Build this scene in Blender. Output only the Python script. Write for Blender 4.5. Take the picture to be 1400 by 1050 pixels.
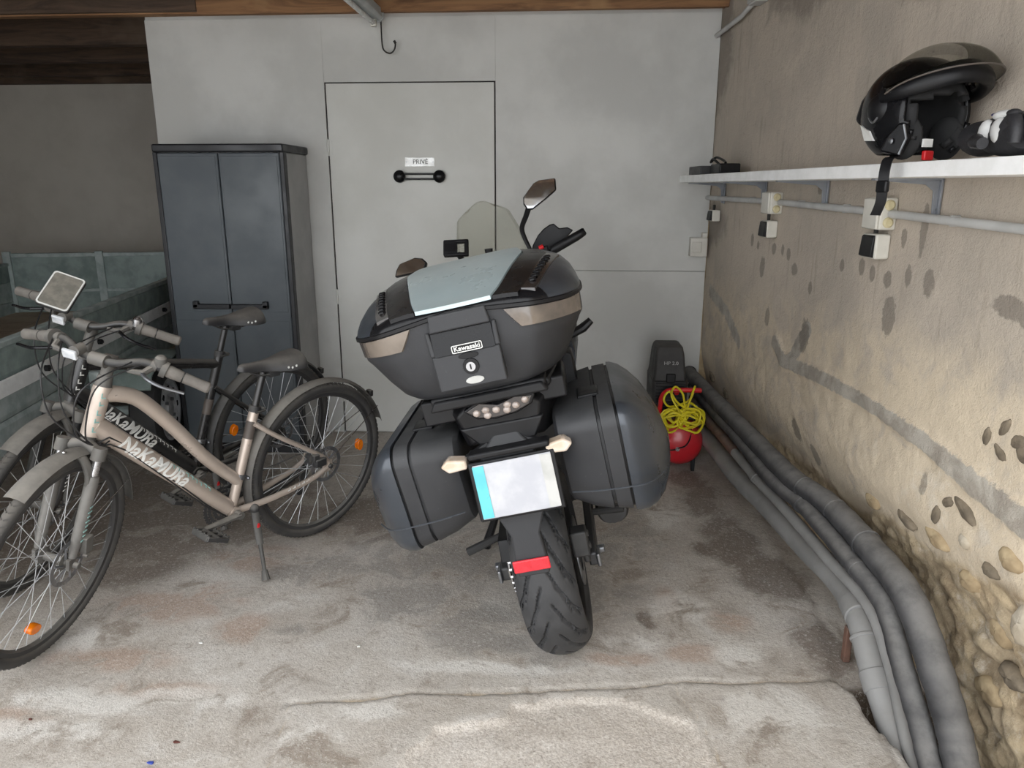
import bpy, bmesh, math, random
import numpy as np
from mathutils import Matrix, Vector

random.seed(7)
rng = np.random.default_rng(7)
R = math.radians
for o in list(bpy.data.objects):
    bpy.data.objects.remove(o)
scene = bpy.context.scene
COL = scene.collection

# ------------------------------------------------------------------ camera
cam_d = bpy.data.cameras.new('camera')
cam = bpy.data.objects.new('camera', cam_d)
COL.objects.link(cam)
cam_d.sensor_fit = 'HORIZONTAL'
cam_d.sensor_width = 36.0
cam_d.lens = 1018 / 1400 * 36.0
cam_d.clip_start = 0.02
cam.location = (0, 0, 1.5)
cam.rotation_euler = (R(90 - 14.8), 0, R(3.75))
scene.camera = cam

# ------------------------------------------------------------------ light: overcast sky through the open garage front
world = bpy.data.worlds.new('overcast')
scene.world = world
world.use_nodes = True
wn = world.node_tree.nodes
wn['Background'].inputs[0].default_value = (0.975, 1.0, 1.03, 1)
wn['Background'].inputs[1].default_value = 3.8
vs = scene.view_settings
vs.view_transform = 'Standard'
vs.look = 'None'
vs.gamma = 1.0
vs.use_curve_mapping = False
vs.exposure = 0.0

# ------------------------------------------------------------------ materials
def srgb(r, g, b):
    f = lambda v: (v / 255 / 12.92) if v / 255 <= 0.04045 else ((v / 255 + 0.055) / 1.055) ** 2.4
    return (f(r), f(g), f(b))

class NT:
    def __init__(s, name):
        s.m = bpy.data.materials.new(name)
        s.m.use_nodes = True
        s.t = s.m.node_tree
        s.b = s.t.nodes['Principled BSDF']
    def n(s, typ, **kw):
        nd = s.t.nodes.new(typ)
        for k, v in kw.items():
            setattr(nd, k, v)
        return nd
    def l(s, a, b):
        s.t.links.new(a, b)
    def noise(s, scale, detail=5, rough=0.55, vec=None, dist=0.0):
        nd = s.n('ShaderNodeTexNoise')
        nd.inputs['Scale'].default_value = scale
        nd.inputs['Detail'].default_value = detail
        nd.inputs['Roughness'].default_value = rough
        nd.inputs['Distortion'].default_value = dist
        if vec is not None:
            s.l(vec, nd.inputs['Vector'])
        return nd.outputs['Fac']
    def mr(s, v, a, b, c=0.0, d=1.0, smooth=True):
        nd = s.n('ShaderNodeMapRange')
        nd.interpolation_type = 'SMOOTHSTEP' if smooth else 'LINEAR'
        s.l(v, nd.inputs[0])
        for i, x in zip((1, 2, 3, 4), (a, b, c, d)):
            nd.inputs[i].default_value = x
        return nd.outputs[0]
    def math(s, op, a, b=None):
        nd = s.n('ShaderNodeMath', operation=op)
        for i, x in enumerate((a, b)):
            if x is None:
                continue
            if isinstance(x, (int, float)):
                nd.inputs[i].default_value = x
            else:
                s.l(x, nd.inputs[i])
        return nd.outputs[0]
    def mix(s, fac, a, b):
        nd = s.n('ShaderNodeMix', data_type='RGBA')
        for i, x in ((0, fac), (6, a), (7, b)):
            if isinstance(x, (int, float)):
                nd.inputs[i].default_value = x
            elif isinstance(x, tuple):
                nd.inputs[i].default_value = (*x[:3], 1)
            else:
                s.l(x, nd.inputs[i])
        return nd.outputs[2]
    def bump(s, h, strength, dist=0.01):
        nd = s.n('ShaderNodeBump')
        nd.inputs['Strength'].default_value = strength
        nd.inputs['Distance'].default_value = dist
        s.l(h, nd.inputs['Height'])
        return nd.outputs[0]
    def attr(s, name):
        return s.n('ShaderNodeAttribute', attribute_name=name).outputs['Fac']

def pmat(name, c1, c2=None, scale=9, rough=0.5, metal=0.0, bump=0.0, bscale=120, dust=0.0,
         dustcol=(0.30, 0.28, 0.25), coat=0.0, spec=0.5, rvar=0.12, mid=(0.35, 0.65), speck=0.0):
    """general painted / plastic / metal surface: two-tone noise, roughness variation, fine relief,
    and dust that has settled on faces looking upwards"""
    t = NT(name)
    tc = t.n('ShaderNodeTexCoord').outputs['Object']
    c2 = c2 or tuple(v * 0.82 for v in c1)
    nz = t.noise(scale, 6, 0.6, tc)
    col = t.mix(t.mr(nz, mid[0], mid[1]), c1, c2)
    rg = t.mr(nz, 0.3, 0.7, max(0.02, rough - rvar), min(1, rough + rvar))
    if speck > 0:
        sp = t.mr(t.noise(scale * 22, 2, 0.5, tc), 0.70, 0.78, 0, speck)
        col = t.mix(sp, col, (0.35, 0.34, 0.32))
    if dust > 0:
        geo = t.n('ShaderNodeNewGeometry')
        sx = t.n('ShaderNodeSeparateXYZ')
        t.l(geo.outputs['Normal'], sx.inputs[0])
        up = t.mr(sx.outputs['Z'], -0.1, 0.95)
        dn = t.mr(t.noise(14, 5, 0.65, geo.outputs['Position']), 0.25, 0.65, 0.45, 1.0)
        fac = t.math('MULTIPLY', t.math('MULTIPLY', up, dn), dust)
        col = t.mix(fac, col, dustcol)
        rmx = t.n('ShaderNodeMix', data_type='FLOAT')
        t.l(fac, rmx.inputs[0]); t.l(rg, rmx.inputs[2]); rmx.inputs[3].default_value = 0.95
        rg = rmx.outputs[0]
    t.l(col, t.b.inputs['Base Color'])
    t.l(rg, t.b.inputs['Roughness'])
    t.b.inputs['Metallic'].default_value = metal
    t.b.inputs['Specular IOR Level'].default_value = spec
    t.b.inputs['Coat Weight'].default_value = coat
    t.b.inputs['Coat Roughness'].default_value = 0.12
    if bump > 0:
        t.l(t.bump(t.noise(bscale, 4, 0.6, tc), bump, 0.004), t.b.inputs['Normal'])
    return t.m

def clear_mat(name, col, alpha_mix, rough=0.05, base=0.3):
    """thin clear plastic: part transparent, part glossy"""
    t = NT(name)
    tr = t.n('ShaderNodeBsdfTransparent'); tr.inputs[0].default_value = (*col, 1)
    mx = t.n('ShaderNodeMixShader')
    t.b.inputs['Base Color'].default_value = (base, base, base * .95, 1)
    t.b.inputs['Roughness'].default_value = rough
    lw = t.n('ShaderNodeLayerWeight'); lw.inputs[0].default_value = 0.25
    tc = t.n('ShaderNodeTexCoord').outputs['Object']
    sp = t.mr(t.noise(160, 2, 0.5, tc), 0.66, 0.75, 0, 0.35)
    f = t.math('ADD', t.mr(lw.outputs['Fresnel'], 0, 1, alpha_mix, 0.25, False), sp)
    t.l(f, mx.inputs[0]); t.l(tr.outputs[0], mx.inputs[1]); t.l(t.b.outputs[0], mx.inputs[2])
    t.l(mx.outputs[0], t.t.nodes['Material Output'].inputs['Surface'])
    return t.m

M = {}
M['paint_white'] = pmat('white_wall_paint', srgb(204, 204, 200), srgb(190, 190, 186), 2.0, 0.75, bump=0.12, bscale=60)
M['paint_door'] = pmat('white_door_paint', srgb(206, 206, 201), srgb(196, 196, 190), 1.6, 0.6, bump=0.06, bscale=50)
M['paint_alcove'] = pmat('grey_wall_paint', srgb(206, 200, 190), srgb(192, 186, 176), 1.5, 0.9, bump=0.1)
M['gap'] = pmat('dark_gap', (0.03, 0.028, 0.026), rough=0.9)
def wood_mat(name, a, b, c):
    t = NT(name)
    tc = t.n('ShaderNodeTexCoord').outputs['Object']
    mp = t.n('ShaderNodeMapping'); mp.inputs['Scale'].default_value = (0.9, 9, 9)
    t.l(tc, mp.inputs[0])
    n1 = t.noise(2.2, 7, 0.65, mp.outputs[0], 1.2)
    n2 = t.noise(1.6, 4, 0.6, tc)
    col = t.mix(t.mr(n1, 0.35, 0.7), a, b)
    col = t.mix(t.mr(n2, 0.5, 0.7), col, c)
    t.l(col, t.b.inputs['Base Color'])
    t.b.inputs['Roughness'].default_value = 0.85
    t.l(t.bump(n1, 0.5, 0.01), t.b.inputs['Normal'])
    return t.m
M['beam'] = wood_mat('old_beam_wood', srgb(150, 112, 78), srgb(104, 74, 52), srgb(176, 140, 100))
M['beam_dark'] = wood_mat('dark_beam_wood', srgb(92, 74, 60), srgb(62, 50, 42), srgb(112, 96, 82))
M['plank'] = wood_mat('trailer_floor_wood', srgb(178, 158, 136), srgb(150, 132, 114), srgb(190, 172, 150))
M['cab_door'] = pmat('blue_grey_cabinet_plastic', srgb(84, 90, 94), srgb(76, 82, 87), 3, 0.45, bump=0.1, bscale=300)
M['cab_body'] = pmat('grey_cabinet_side_plastic', srgb(168, 168, 167), srgb(156, 156, 156), 3, 0.5)
M['cab_black'] = pmat('black_cabinet_plastic', srgb(42, 43, 46), rough=0.45)
M['galv'] = pmat('galvanised_sheet', srgb(176, 186, 184), srgb(150, 162, 160), 12, 0.5, 0.08, bump=0.05, speck=0.12)
M['galv_dark'] = pmat('weathered_green_sheet', srgb(148, 162, 158), srgb(122, 136, 132), 7, 0.6, 0.05, bump=0.1, speck=0.25)
M['rail'] = pmat('pale_metal_rail', srgb(246, 247, 246), srgb(232, 233, 232), 14, 0.5, 0.05, speck=0.3)
M['steel'] = pmat('grey_steel', srgb(150, 152, 155), srgb(120, 122, 126), 20, 0.38, 0.85)
M['chrome'] = pmat('bright_steel', srgb(200, 200, 200), srgb(170, 170, 172), 20, 0.22, 0.95)
M['spoke'] = pmat('spoke_steel', srgb(196, 198, 200), srgb(176, 178, 180), 20, 0.35, 0.25)
M['rim_silver'] = pmat('silver_wheel_paint', srgb(206, 208, 210), srgb(176, 178, 181), 14, 0.4, 0.1, dust=0.3)
M['black'] = pmat('black_plastic', (0.007, 0.007, 0.008), (0.011, 0.011, 0.012), 10, 0.42, spec=0.28)
M['black_gloss'] = pmat('gloss_black_plastic', (0.006, 0.006, 0.007), (0.009, 0.009, 0.010), 8, 0.26, rvar=0.06, spec=0.25)
M['black_dusty'] = pmat('dusty_black_plastic', (0.026, 0.026, 0.027), (0.036, 0.035, 0.035), 10, 0.55, dust=0.75, dustcol=(0.20, 0.19, 0.17))
M['rubber'] = pmat('black_rubber', (0.022, 0.022, 0.023), (0.036, 0.035, 0.034), 18, 0.75, bump=0.15, bscale=200)
M['rubber_dusty'] = pmat('dusty_bike_tyre', (0.035, 0.034, 0.034), (0.06, 0.057, 0.052), 18, 0.85, dust=0.6, dustcol=(0.22, 0.20, 0.175))
M['moto_tyre'] = pmat('motorcycle_tyre_rubber', (0.030, 0.031, 0.033), (0.046, 0.046, 0.048), 14, 0.6, bump=0.1, bscale=240, speck=0.06)
M['bike_silver'] = pmat('champagne_frame_paint', srgb(196, 182, 170), srgb(182, 168, 156), 6, 0.36, 0.35, coat=0.3, dust=0.35, dustcol=(0.42, 0.38, 0.33))
M['bike_black'] = pmat('black_frame_paint', (0.012, 0.012, 0.013), (0.018, 0.018, 0.018), 6, 0.3, coat=0.3, dust=0.7, dustcol=(0.19, 0.175, 0.155))
M['fork_grey'] = pmat('grey_fork_paint', srgb(116, 114, 110), srgb(98, 96, 93), 9, 0.5, 0.2, dust=0.6, dustcol=(0.27, 0.25, 0.22))
M['dusty_grey'] = pmat('dusty_grey_plastic', srgb(92, 90, 86), srgb(80, 78, 75), 9, 0.6, dust=0.9, dustcol=(0.27, 0.25, 0.22))
M['grip'] = pmat('grey_rubber_grip', srgb(112, 107, 101), srgb(98, 94, 89), 20, 0.85, bump=0.2, bscale=400, dust=0.5, dustcol=(0.28, 0.26, 0.23))
M['saddle'] = pmat('black_saddle_vinyl', (0.026, 0.026, 0.028), (0.036, 0.036, 0.037), 8, 0.42, dust=0.75, dustcol=(0.19, 0.175, 0.155), bump=0.1)
M['orange'] = pmat('orange_reflector', srgb(236, 130, 12), srgb(220, 105, 5), 30, 0.2, rvar=0.05)
M['red_refl'] = pmat('red_reflector', srgb(214, 52, 62), srgb(190, 40, 50), 60, 0.25)
M['red'] = pmat('red_plastic', srgb(205, 30, 36), rough=0.35)
M['decal_white'] = pmat('white_decal', srgb(226, 226, 222), srgb(214, 214, 210), 20, 0.5)
M['decal_teal'] = pmat('pale_teal_decal', srgb(150, 186, 180), srgb(130, 170, 166), 30, 0.5)
M['decal_grey'] = pmat('dark_decal', srgb(92, 84, 78), rough=0.5)
M['refl_white'] = pmat('white_reflector', srgb(222, 224, 226), srgb(200, 204, 208), 40, 0.2, rvar=0.05)
M['moto_dark'] = pmat('charcoal_case_plastic', (0.024, 0.025, 0.028), (0.031, 0.032, 0.035), 6, 0.5, spec=0.4, bump=0.12, bscale=420, speck=0.10, dust=0.12, dustcol=(0.18, 0.18, 0.17))
M['moto_blue'] = pmat('blue_black_case_paint', (0.034, 0.041, 0.052), (0.044, 0.051, 0.062), 4, 0.32, 0.3, coat=0.3, speck=0.10, dust=0.10, dustcol=(0.2, 0.2, 0.2))
M['moto_silver'] = pmat('pale_silver_green_paint', srgb(178, 194, 196), srgb(164, 182, 186), 2.2, 0.35, 0.12, coat=0.5)
M['smoke'] = pmat('smoked_lens', srgb(118, 108, 98), srgb(76, 70, 66), 5, 0.18, rvar=0.06, coat=0.6)
M['lens_dark'] = pmat('dark_tail_lens', srgb(58, 54, 52), srgb(44, 40, 40), 12, 0.15, rvar=0.05, coat=0.5)
M['lens'] = pmat('clear_signal_lens', srgb(220, 206, 192), srgb(196, 176, 154), 16, 0.15, rvar=0.05, coat=0.6)
M['led'] = pmat('tail_light_bulb', srgb(164, 152, 144), srgb(130, 118, 110), 40, 0.15, rvar=0.05, coat=0.6)
M['plate_white'] = pmat('white_plate', srgb(186, 187, 190), srgb(170, 171, 177), 12, 0.5)
M['plate_blue'] = pmat('blue_plate_band', srgb(96, 190, 200), srgb(84, 176, 190), 12, 0.35)
M['sticker'] = pmat('silver_oval_sticker', srgb(184, 184, 181), srgb(164, 164, 160), 10, 0.4)
M['mirror'] = pmat('mirror_glass', (0.62, 0.64, 0.68), (0.50, 0.52, 0.56), 30, 0.05, 1.0, rvar=0.03, speck=0.3)
M['mirror_brown_refl'] = pmat('brown_reflection_mirror_glass', (0.30, 0.25, 0.21), (0.22, 0.19, 0.16), 10, 0.08, 0.9, rvar=0.04)  # left mirror: the brown reflection is put into the glass colour
M['mirror_dusty'] = pmat('dusty_mirror_glass', srgb(134, 130, 120), srgb(112, 109, 101), 30, 0.6, 0.1)
M['screen'] = clear_mat('smoke_windscreen', (0.93, 0.93, 0.89), 0.10)
M['visor'] = clear_mat('helmet_visor', (0.80, 0.80, 0.78), 0.04, 0.04, 0.02)
M['pvc'] = pmat('grey_pvc_pipe', srgb(140, 140, 139), srgb(124, 124, 123), 6, 0.55, dust=0.45, dustcol=(0.28, 0.26, 0.23))
M['foam_pipe'] = pmat('black_pipe_insulation', srgb(64, 64, 66), srgb(46, 46, 48), 8, 0.85, bump=0.35, bscale=90, dust=0.7, dustcol=(0.27, 0.26, 0.245))
M['rust'] = pmat('rusty_pipe', srgb(112, 82, 68), srgb(84, 66, 58), 10, 0.85, bump=0.3, dust=0.3)
M['plastic_white'] = pmat('off_white_plastic', srgb(212, 209, 200), srgb(200, 197, 187), 10, 0.5)
M['plastic_cream'] = pmat('yellowed_grommet', srgb(204, 194, 158), srgb(190, 178, 140), 20, 0.55)
M['conduit'] = pmat('grey_conduit_plastic', srgb(192, 192, 190), srgb(178, 178, 176), 8, 0.5)
M['shelf'] = pmat('white_laminate_shelf', srgb(244, 244, 243), srgb(234, 234, 232), 18, 0.5, bump=0.1)
M['bracket'] = pmat('grey_metal_bracket', srgb(150, 154, 160), srgb(134, 138, 144), 10, 0.45, 0.4)
M['sign'] = pmat('pale_sign_plate', srgb(222, 222, 220), srgb(206, 206, 202), 12, 0.3, 0.2)
M['tank_red'] = pmat('red_tank_paint', srgb(196, 34, 44), srgb(176, 28, 38), 5, 0.34, coat=0.3, dust=0.25, dustcol=(0.3, 0.2, 0.18))
M['yellow'] = pmat('yellow_hose', srgb(226, 212, 44), srgb(208, 192, 30), 20, 0.45)
M['shroud'] = pmat('black_compressor_cover', srgb(52, 51, 50), srgb(42, 41, 41), 8, 0.6, dust=0.35, dustcol=(0.16, 0.15, 0.14))
M['glove_black'] = pmat('black_glove_leather', (0.014, 0.014, 0.016), (0.022, 0.022, 0.025), 14, 0.55, bump=0.3, bscale=120)
M['glove_white'] = pmat('white_glove_panel', srgb(206, 206, 204), srgb(190, 190, 188), 14, 0.6)
M['glove_blue'] = pmat('blue_glove_panel', srgb(52, 54, 110), rough=0.6)
M['cable'] = pmat('black_cable', (0.022, 0.022, 0.023), rough=0.5)
M['tube_lamp'] = pmat('white_lamp_tube', srgb(222, 224, 222), rough=0.3)
M['lamp_body'] = pmat('pale_lamp_housing', srgb(186, 190, 190), srgb(174, 178, 178), 6, 0.5)
M['cloth'] = pmat('black_padding_cloth', (0.012, 0.012, 0.013), (0.018, 0.018, 0.018), 30, 0.9, bump=0.2, bscale=300)
M['engine'] = pmat('dark_engine_metal', (0.05, 0.05, 0.052), (0.07, 0.07, 0.07), 12, 0.5, 0.5)

# ------------------------------------------------------------------ mesh helpers
def chaikin(pts, n=2, closed=True):
    P = [Vector(p) for p in pts]
    for _ in range(n):
        Q = []
        m = len(P)
        rngi = range(m) if closed else range(m - 1)
        if not closed:
            Q.append(P[0])
        for i in rngi:
            a, b = P[i], P[(i + 1) % m]
            Q.append(a * 0.75 + b * 0.25); Q.append(a * 0.25 + b * 0.75)
        if not closed:
            Q.append(P[-1])
        P = Q
    return P

def spline(pts, n=8, closed=False):
    P = [Vector(p) for p in pts]
    out = []
    m = len(P)
    seg = m if closed else m - 1
    for i in range(seg):
        if closed:
            p0, p1, p2, p3 = P[i - 1], P[i], P[(i + 1) % m], P[(i + 2) % m]
        else:
            p0 = P[max(i - 1, 0)]; p1 = P[i]; p2 = P[i + 1]; p3 = P[min(i + 2, m - 1)]
        for k in range(n):
            t = k / n
            out.append(0.5 * ((2 * p1) + (p2 - p0) * t + (2 * p0 - 5 * p1 + 4 * p2 - p3) * t * t + (3 * p1 - p0 - 3 * p2 + p3) * t ** 3))
    if not closed:
        out.append(P[-1])
    return out

class MB:
    def __init__(s, mat4=None):
        s.v = []; s.f = []; s.m = mat4
    def add(s, verts, faces, mat4=None):
        o = len(s.v)
        for p in verts:
            p = Vector(p)
            if mat4 is not None:
                p = mat4 @ p
            if s.m is not None:
                p = s.m @ p
            s.v.append(p[:])
        s.f += [tuple(i + o for i in f) for f in faces]
        return s
    def box(s, c, d, mat4=None):
        x, y, z = (k / 2 for k in d)
        vs_ = [(c[0] + a * x, c[1] + b * y, c[2] + e * z) for a in (-1, 1) for b in (-1, 1) for e in (-1, 1)]
        return s.add(vs_, [(0, 1, 3, 2), (4, 6, 7, 5), (0, 4, 5, 1), (2, 3, 7, 6), (0, 2, 6, 4), (1, 5, 7, 3)], mat4)
    def box2(s, a, b, mat4=None):
        return s.box([(p + q) / 2 for p, q in zip(a, b)], [abs(q - p) for p, q in zip(a, b)], mat4)
    def prism(s, poly, h0, h1, axis=2, mat4=None):
        """polygon of 2-D points extruded along an axis (0: points are (y,z); 1: (x,z); 2: (x,y))"""
        n = len(poly)
        def P(p, h):
            return {0: (h, p[0], p[1]), 1: (p[0], h, p[1]), 2: (p[0], p[1], h)}[axis]
        vv = [P(p, h0) for p in poly] + [P(p, h1) for p in poly]
        ff = [tuple(range(n))[::-1], tuple(range(n, 2 * n))] + [(i, (i + 1) % n, n + (i + 1) % n, n + i) for i in range(n)]
        return s.add(vv, ff, mat4)
    def rings(s, rings, cap0=True, cap1=True, closed=True, loop=False, mat4=None):
        n = len(rings[0]); vv = [p for r in rings for p in r]; ff = []
        k = len(rings)
        for i in range(k if loop else k - 1):
            j = (i + 1) % k
            for a in range(n if closed else n - 1):
                b = (a + 1) % n
                ff.append((i * n + a, i * n + b, j * n + b, j * n + a))
        if cap0 and not loop: ff.append(tuple(range(n))[::-1])
        if cap1 and not loop: ff.append(tuple(range((k - 1) * n, k * n)))
        return s.add(vv, ff, mat4)
    def tube(s, pts, r, n=10, closed=False, cap=True, mat4=None, flat=1.0):
        P = [Vector(p) for p in pts]
        m = len(P)
        rr = list(r) if isinstance(r, (list, tuple)) else [r] * m
        if len(rr) != m:
            rr = [rr[0] + (rr[-1] - rr[0]) * i / (m - 1) for i in range(m)]
        T = []
        for i in range(m):
            a = P[(i - 1) % m] if (closed or i > 0) else P[i]
            b = P[(i + 1) % m] if (closed or i < m - 1) else P[i]
            T.append((b - a).normalized())
        up = Vector((0, 0, 1)) if abs(T[0].z) < 0.9 else Vector((0, 1, 0))
        u = (up - T[0] * up.dot(T[0])).normalized()
        RG = []
        for i in range(m):
            u = (u - T[i] * u.dot(T[i]))
            u = u.normalized() if u.length > 1e-6 else T[i].orthogonal().normalized()
            w = T[i].cross(u)
            RG.append([P[i] + (u * math.cos(2 * math.pi * k / n) * flat + w * math.sin(2 * math.pi * k / n)) * rr[i] for k in range(n)])
        return s.rings(RG, cap, cap, True, closed, mat4)
    def cyl(s, a, b, r, n=16, r2=None, mat4=None):
        return s.tube([a, b], [r, r if r2 is None else r2], n, mat4=mat4)
    def lathe(s, prof, n=32, axis=0, c=(0, 0, 0), mat4=None, closed=False, a0=0.0, a1=None):
        """profile of (radius, height along axis)"""
        full = a1 is None
        span = 2 * math.pi if full else a1 - a0
        RG = []
        k = n if full else n + 1
        for i in range(k):
            t = a0 + span * i / n
            ring = []
            for (r, h) in prof:
                ca, sa = math.cos(t) * r, math.sin(t) * r
                p = {0: (h, ca, sa), 1: (ca, h, sa), 2: (ca, sa, h)}[axis]
                ring.append((p[0] + c[0], p[1] + c[1], p[2] + c[2]))
            RG.append(ring)
        return s.rings(RG, not full and closed, not full and closed, closed, full, mat4)
    def sphere(s, c, r, nu=16, nv=10, mat4=None):
        rx, ry, rz = (r, r, r) if isinstance(r, (int, float)) else r
        RG = []
        for j in range(nv + 1):
            t = math.pi * j / nv
            RG.append([(c[0] + rx * math.sin(t) * math.cos(2 * math.pi * i / nu), c[1] + ry * math.sin(t) * math.sin(2 * math.pi * i / nu), c[2] + rz * math.cos(t)) for i in range(nu)])
        return s.rings(RG, False, False, True, False, mat4)
    def grid(s, fn, nu, nv, mat4=None, thick=None):
        vv = [fn(i / nu, j / nv) for j in range(nv + 1) for i in range(nu + 1)]
        ff = [(j * (nu + 1) + i, j * (nu + 1) + i + 1, (j + 1) * (nu + 1) + i + 1, (j + 1) * (nu + 1) + i) for j in range(nv) for i in range(nu)]
        return s.add(vv, ff, mat4)
    def build(s, name, mat, parent=None, bevel=0.0, smooth=35, label=None, seg=2, solid=0.0, soloff=0.0, subsurf=0):
        me = bpy.data.meshes.new(name)
        me.from_pydata(s.v, [], s.f)
        bm = bmesh.new(); bm.from_mesh(me)
        bmesh.ops.remove_doubles(bm, verts=bm.verts, dist=1e-6)
        if not solid:
            bmesh.ops.recalc_face_normals(bm, faces=bm.faces)
        bm.to_mesh(me); bm.free()
        if smooth:
            me.polygons.foreach_set('use_smooth', [True] * len(me.polygons))
            me.set_sharp_from_angle(angle=R(smooth))
        if mat:
            me.materials.append(M[mat] if isinstance(mat, str) else mat)
        o = bpy.data.objects.new(name, me)
        COL.objects.link(o)
        if parent is not None:
            o.parent = parent
        if label:
            o['label'] = label
        if subsurf:
            md = o.modifiers.new('subdivision', 'SUBSURF'); md.levels = subsurf; md.render_levels = subsurf
        if solid:
            md = o.modifiers.new('thickness', 'SOLIDIFY'); md.thickness = solid; md.offset = soloff
        if bevel:
            md = o.modifiers.new('bevel', 'BEVEL'); md.width = bevel; md.segments = seg; md.limit_method = 'ANGLE'; md.angle_limit = R(40)
            md.harden_normals = False
        return o

def empty(name, loc=(0, 0, 0), mat=None):
    o = bpy.data.objects.new(name, None)
    COL.objects.link(o)
    o.empty_display_size = 0.1
    if mat is not None:
        o.matrix_world = mat
    else:
        o.location = loc
    return o

def tag(o, label, cat, group=None):
    o['label'] = label; o['category'] = cat
    if group: o['group'] = group
    return o

def struct(o):
    o['kind'] = 'structure'
    return o

def text(body, size, mat, parent, mtx, name='lettering', shear=0.0, extrude=0.0006, bold=0.0, align='CENTER', width=None, wrap=None):
    cu = bpy.data.curves.new('txt', 'FONT')
    cu.body = body; cu.size = size; cu.extrude = extrude; cu.shear = shear; cu.offset = bold
    cu.align_x = align; cu.align_y = 'CENTER'; cu.resolution_u = 3
    ob = bpy.data.objects.new('txt', cu)
    COL.objects.link(ob)
    dg = bpy.context.evaluated_depsgraph_get()
    me = bpy.data.meshes.new_from_object(ob.evaluated_get(dg))
    bpy.data.objects.remove(ob); bpy.data.curves.remove(cu)
    if width:
        xs = [v.co.x for v in me.vertices]
        k = width / (max(xs) - min(xs))
        for v in me.vertices: v.co.x *= k
    if wrap:
        bm = bmesh.new(); bm.from_mesh(me)
        for k in range(-7, 8):
            bmesh.ops.bisect_plane(bm, geom=bm.verts[:] + bm.edges[:] + bm.faces[:], plane_co=(0, k * .0045, 0), plane_no=(0, 1, 0))
        bm.to_mesh(me); bm.free()
        for v in me.vertices:
            a = v.co.y / wrap; r_ = wrap + v.co.z
            v.co.y = r_ * math.sin(a); v.co.z = r_ * math.cos(a)
    me.transform(mtx)
    me.materials.clear(); me.materials.append(M[mat])
    o = bpy.data.objects.new(name, me)
    COL.objects.link(o)
    o.parent = parent
    return o

def frame_mtx(origin, xdir, ydir):
    x = Vector(xdir).normalized(); y = Vector(ydir); y = (y - x * x.dot(y)).normalized(); z = x.cross(y)
    m = Matrix((x, y, z)).transposed().to_4x4()
    m.translation = Vector(origin)
    return m

# numpy value noise
def vnoise(u, v, seed):
    r = np.random.default_rng(seed).random((64, 64))
    u = np.asarray(u) % 64; v = np.asarray(v) % 64
    i = np.floor(u).astype(int); j = np.floor(v).astype(int)
    fu = u - i; fv = v - j
    fu = fu * fu * (3 - 2 * fu); fv = fv * fv * (3 - 2 * fv)
    i1 = (i + 1) % 64; j1 = (j + 1) % 64; i %= 64; j %= 64
    return (r[i, j] * (1 - fu) + r[i1, j] * fu) * (1 - fv) + (r[i, j1] * (1 - fu) + r[i1, j1] * fu) * fv
def fbm(u, v, seed, oct=4, gain=0.5):
    s = 0; a = 1; t = 0
    for k in range(oct):
        s = s + a * (vnoise(u * 2 ** k + 7.3 * k, v * 2 ** k + 3.1 * k, seed + k) - 0.5); t += a; a *= gain
    return s / t
def sstep(a, b, x):
    t = np.clip((x - a) / (b - a), 0, 1)
    return t * t * (3 - 2 * t)
def poly_dist(px, py, pts):
    d = np.full(np.shape(px), 1e9)
    for (ax, ay), (bx, by) in zip(pts[:-1], pts[1:]):
        dx, dy = bx - ax, by - ay
        t = np.clip(((px - ax) * dx + (py - ay) * dy) / (dx * dx + dy * dy), 0, 1)
        d = np.minimum(d, np.hypot(px - ax - t * dx, py - ay - t * dy))
    return d
def inside(px, py, poly):
    c = np.zeros(np.shape(px), bool)
    n = len(poly)
    for i in range(n):
        x0, y0 = poly[i]; x1, y1 = poly[(i + 1) % n]
        if y0 == y1: continue
        cond = ((y0 > py) != (y1 > py)) & (px < (x1 - x0) * (py - y0) / (y1 - y0) + x0)
        c ^= cond
    return c
def grid_object(name, X, Y, Z, mat, attrs, parent=None):
    nv, nu = X.shape
    me = bpy.data.meshes.new(name)
    idx = np.arange(nu * nv).reshape(nv, nu)
    q = np.stack([idx[:-1, :-1], idx[:-1, 1:], idx[1:, 1:], idx[1:, :-1]], -1).reshape(-1, 4)
    me.from_pydata(np.stack([X, Y, Z], -1).reshape(-1, 3).tolist(), [], q.tolist())
    me.polygons.foreach_set('use_smooth', [True] * len(me.polygons))
    for k, a in attrs.items():
        at = me.attributes.new(k, 'FLOAT', 'POINT')
        at.data.foreach_set('value', np.ascontiguousarray(a, dtype=np.float32).ravel())
    me.materials.append(mat)
    o = bpy.data.objects.new(name, me)
    COL.objects.link(o)
    if parent: o.parent = parent
    return o

# ================================================================== SETTING
D = 4.412           # back partition
def wallx(y): return 0.84 + 0.1 * (D - y)

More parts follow.
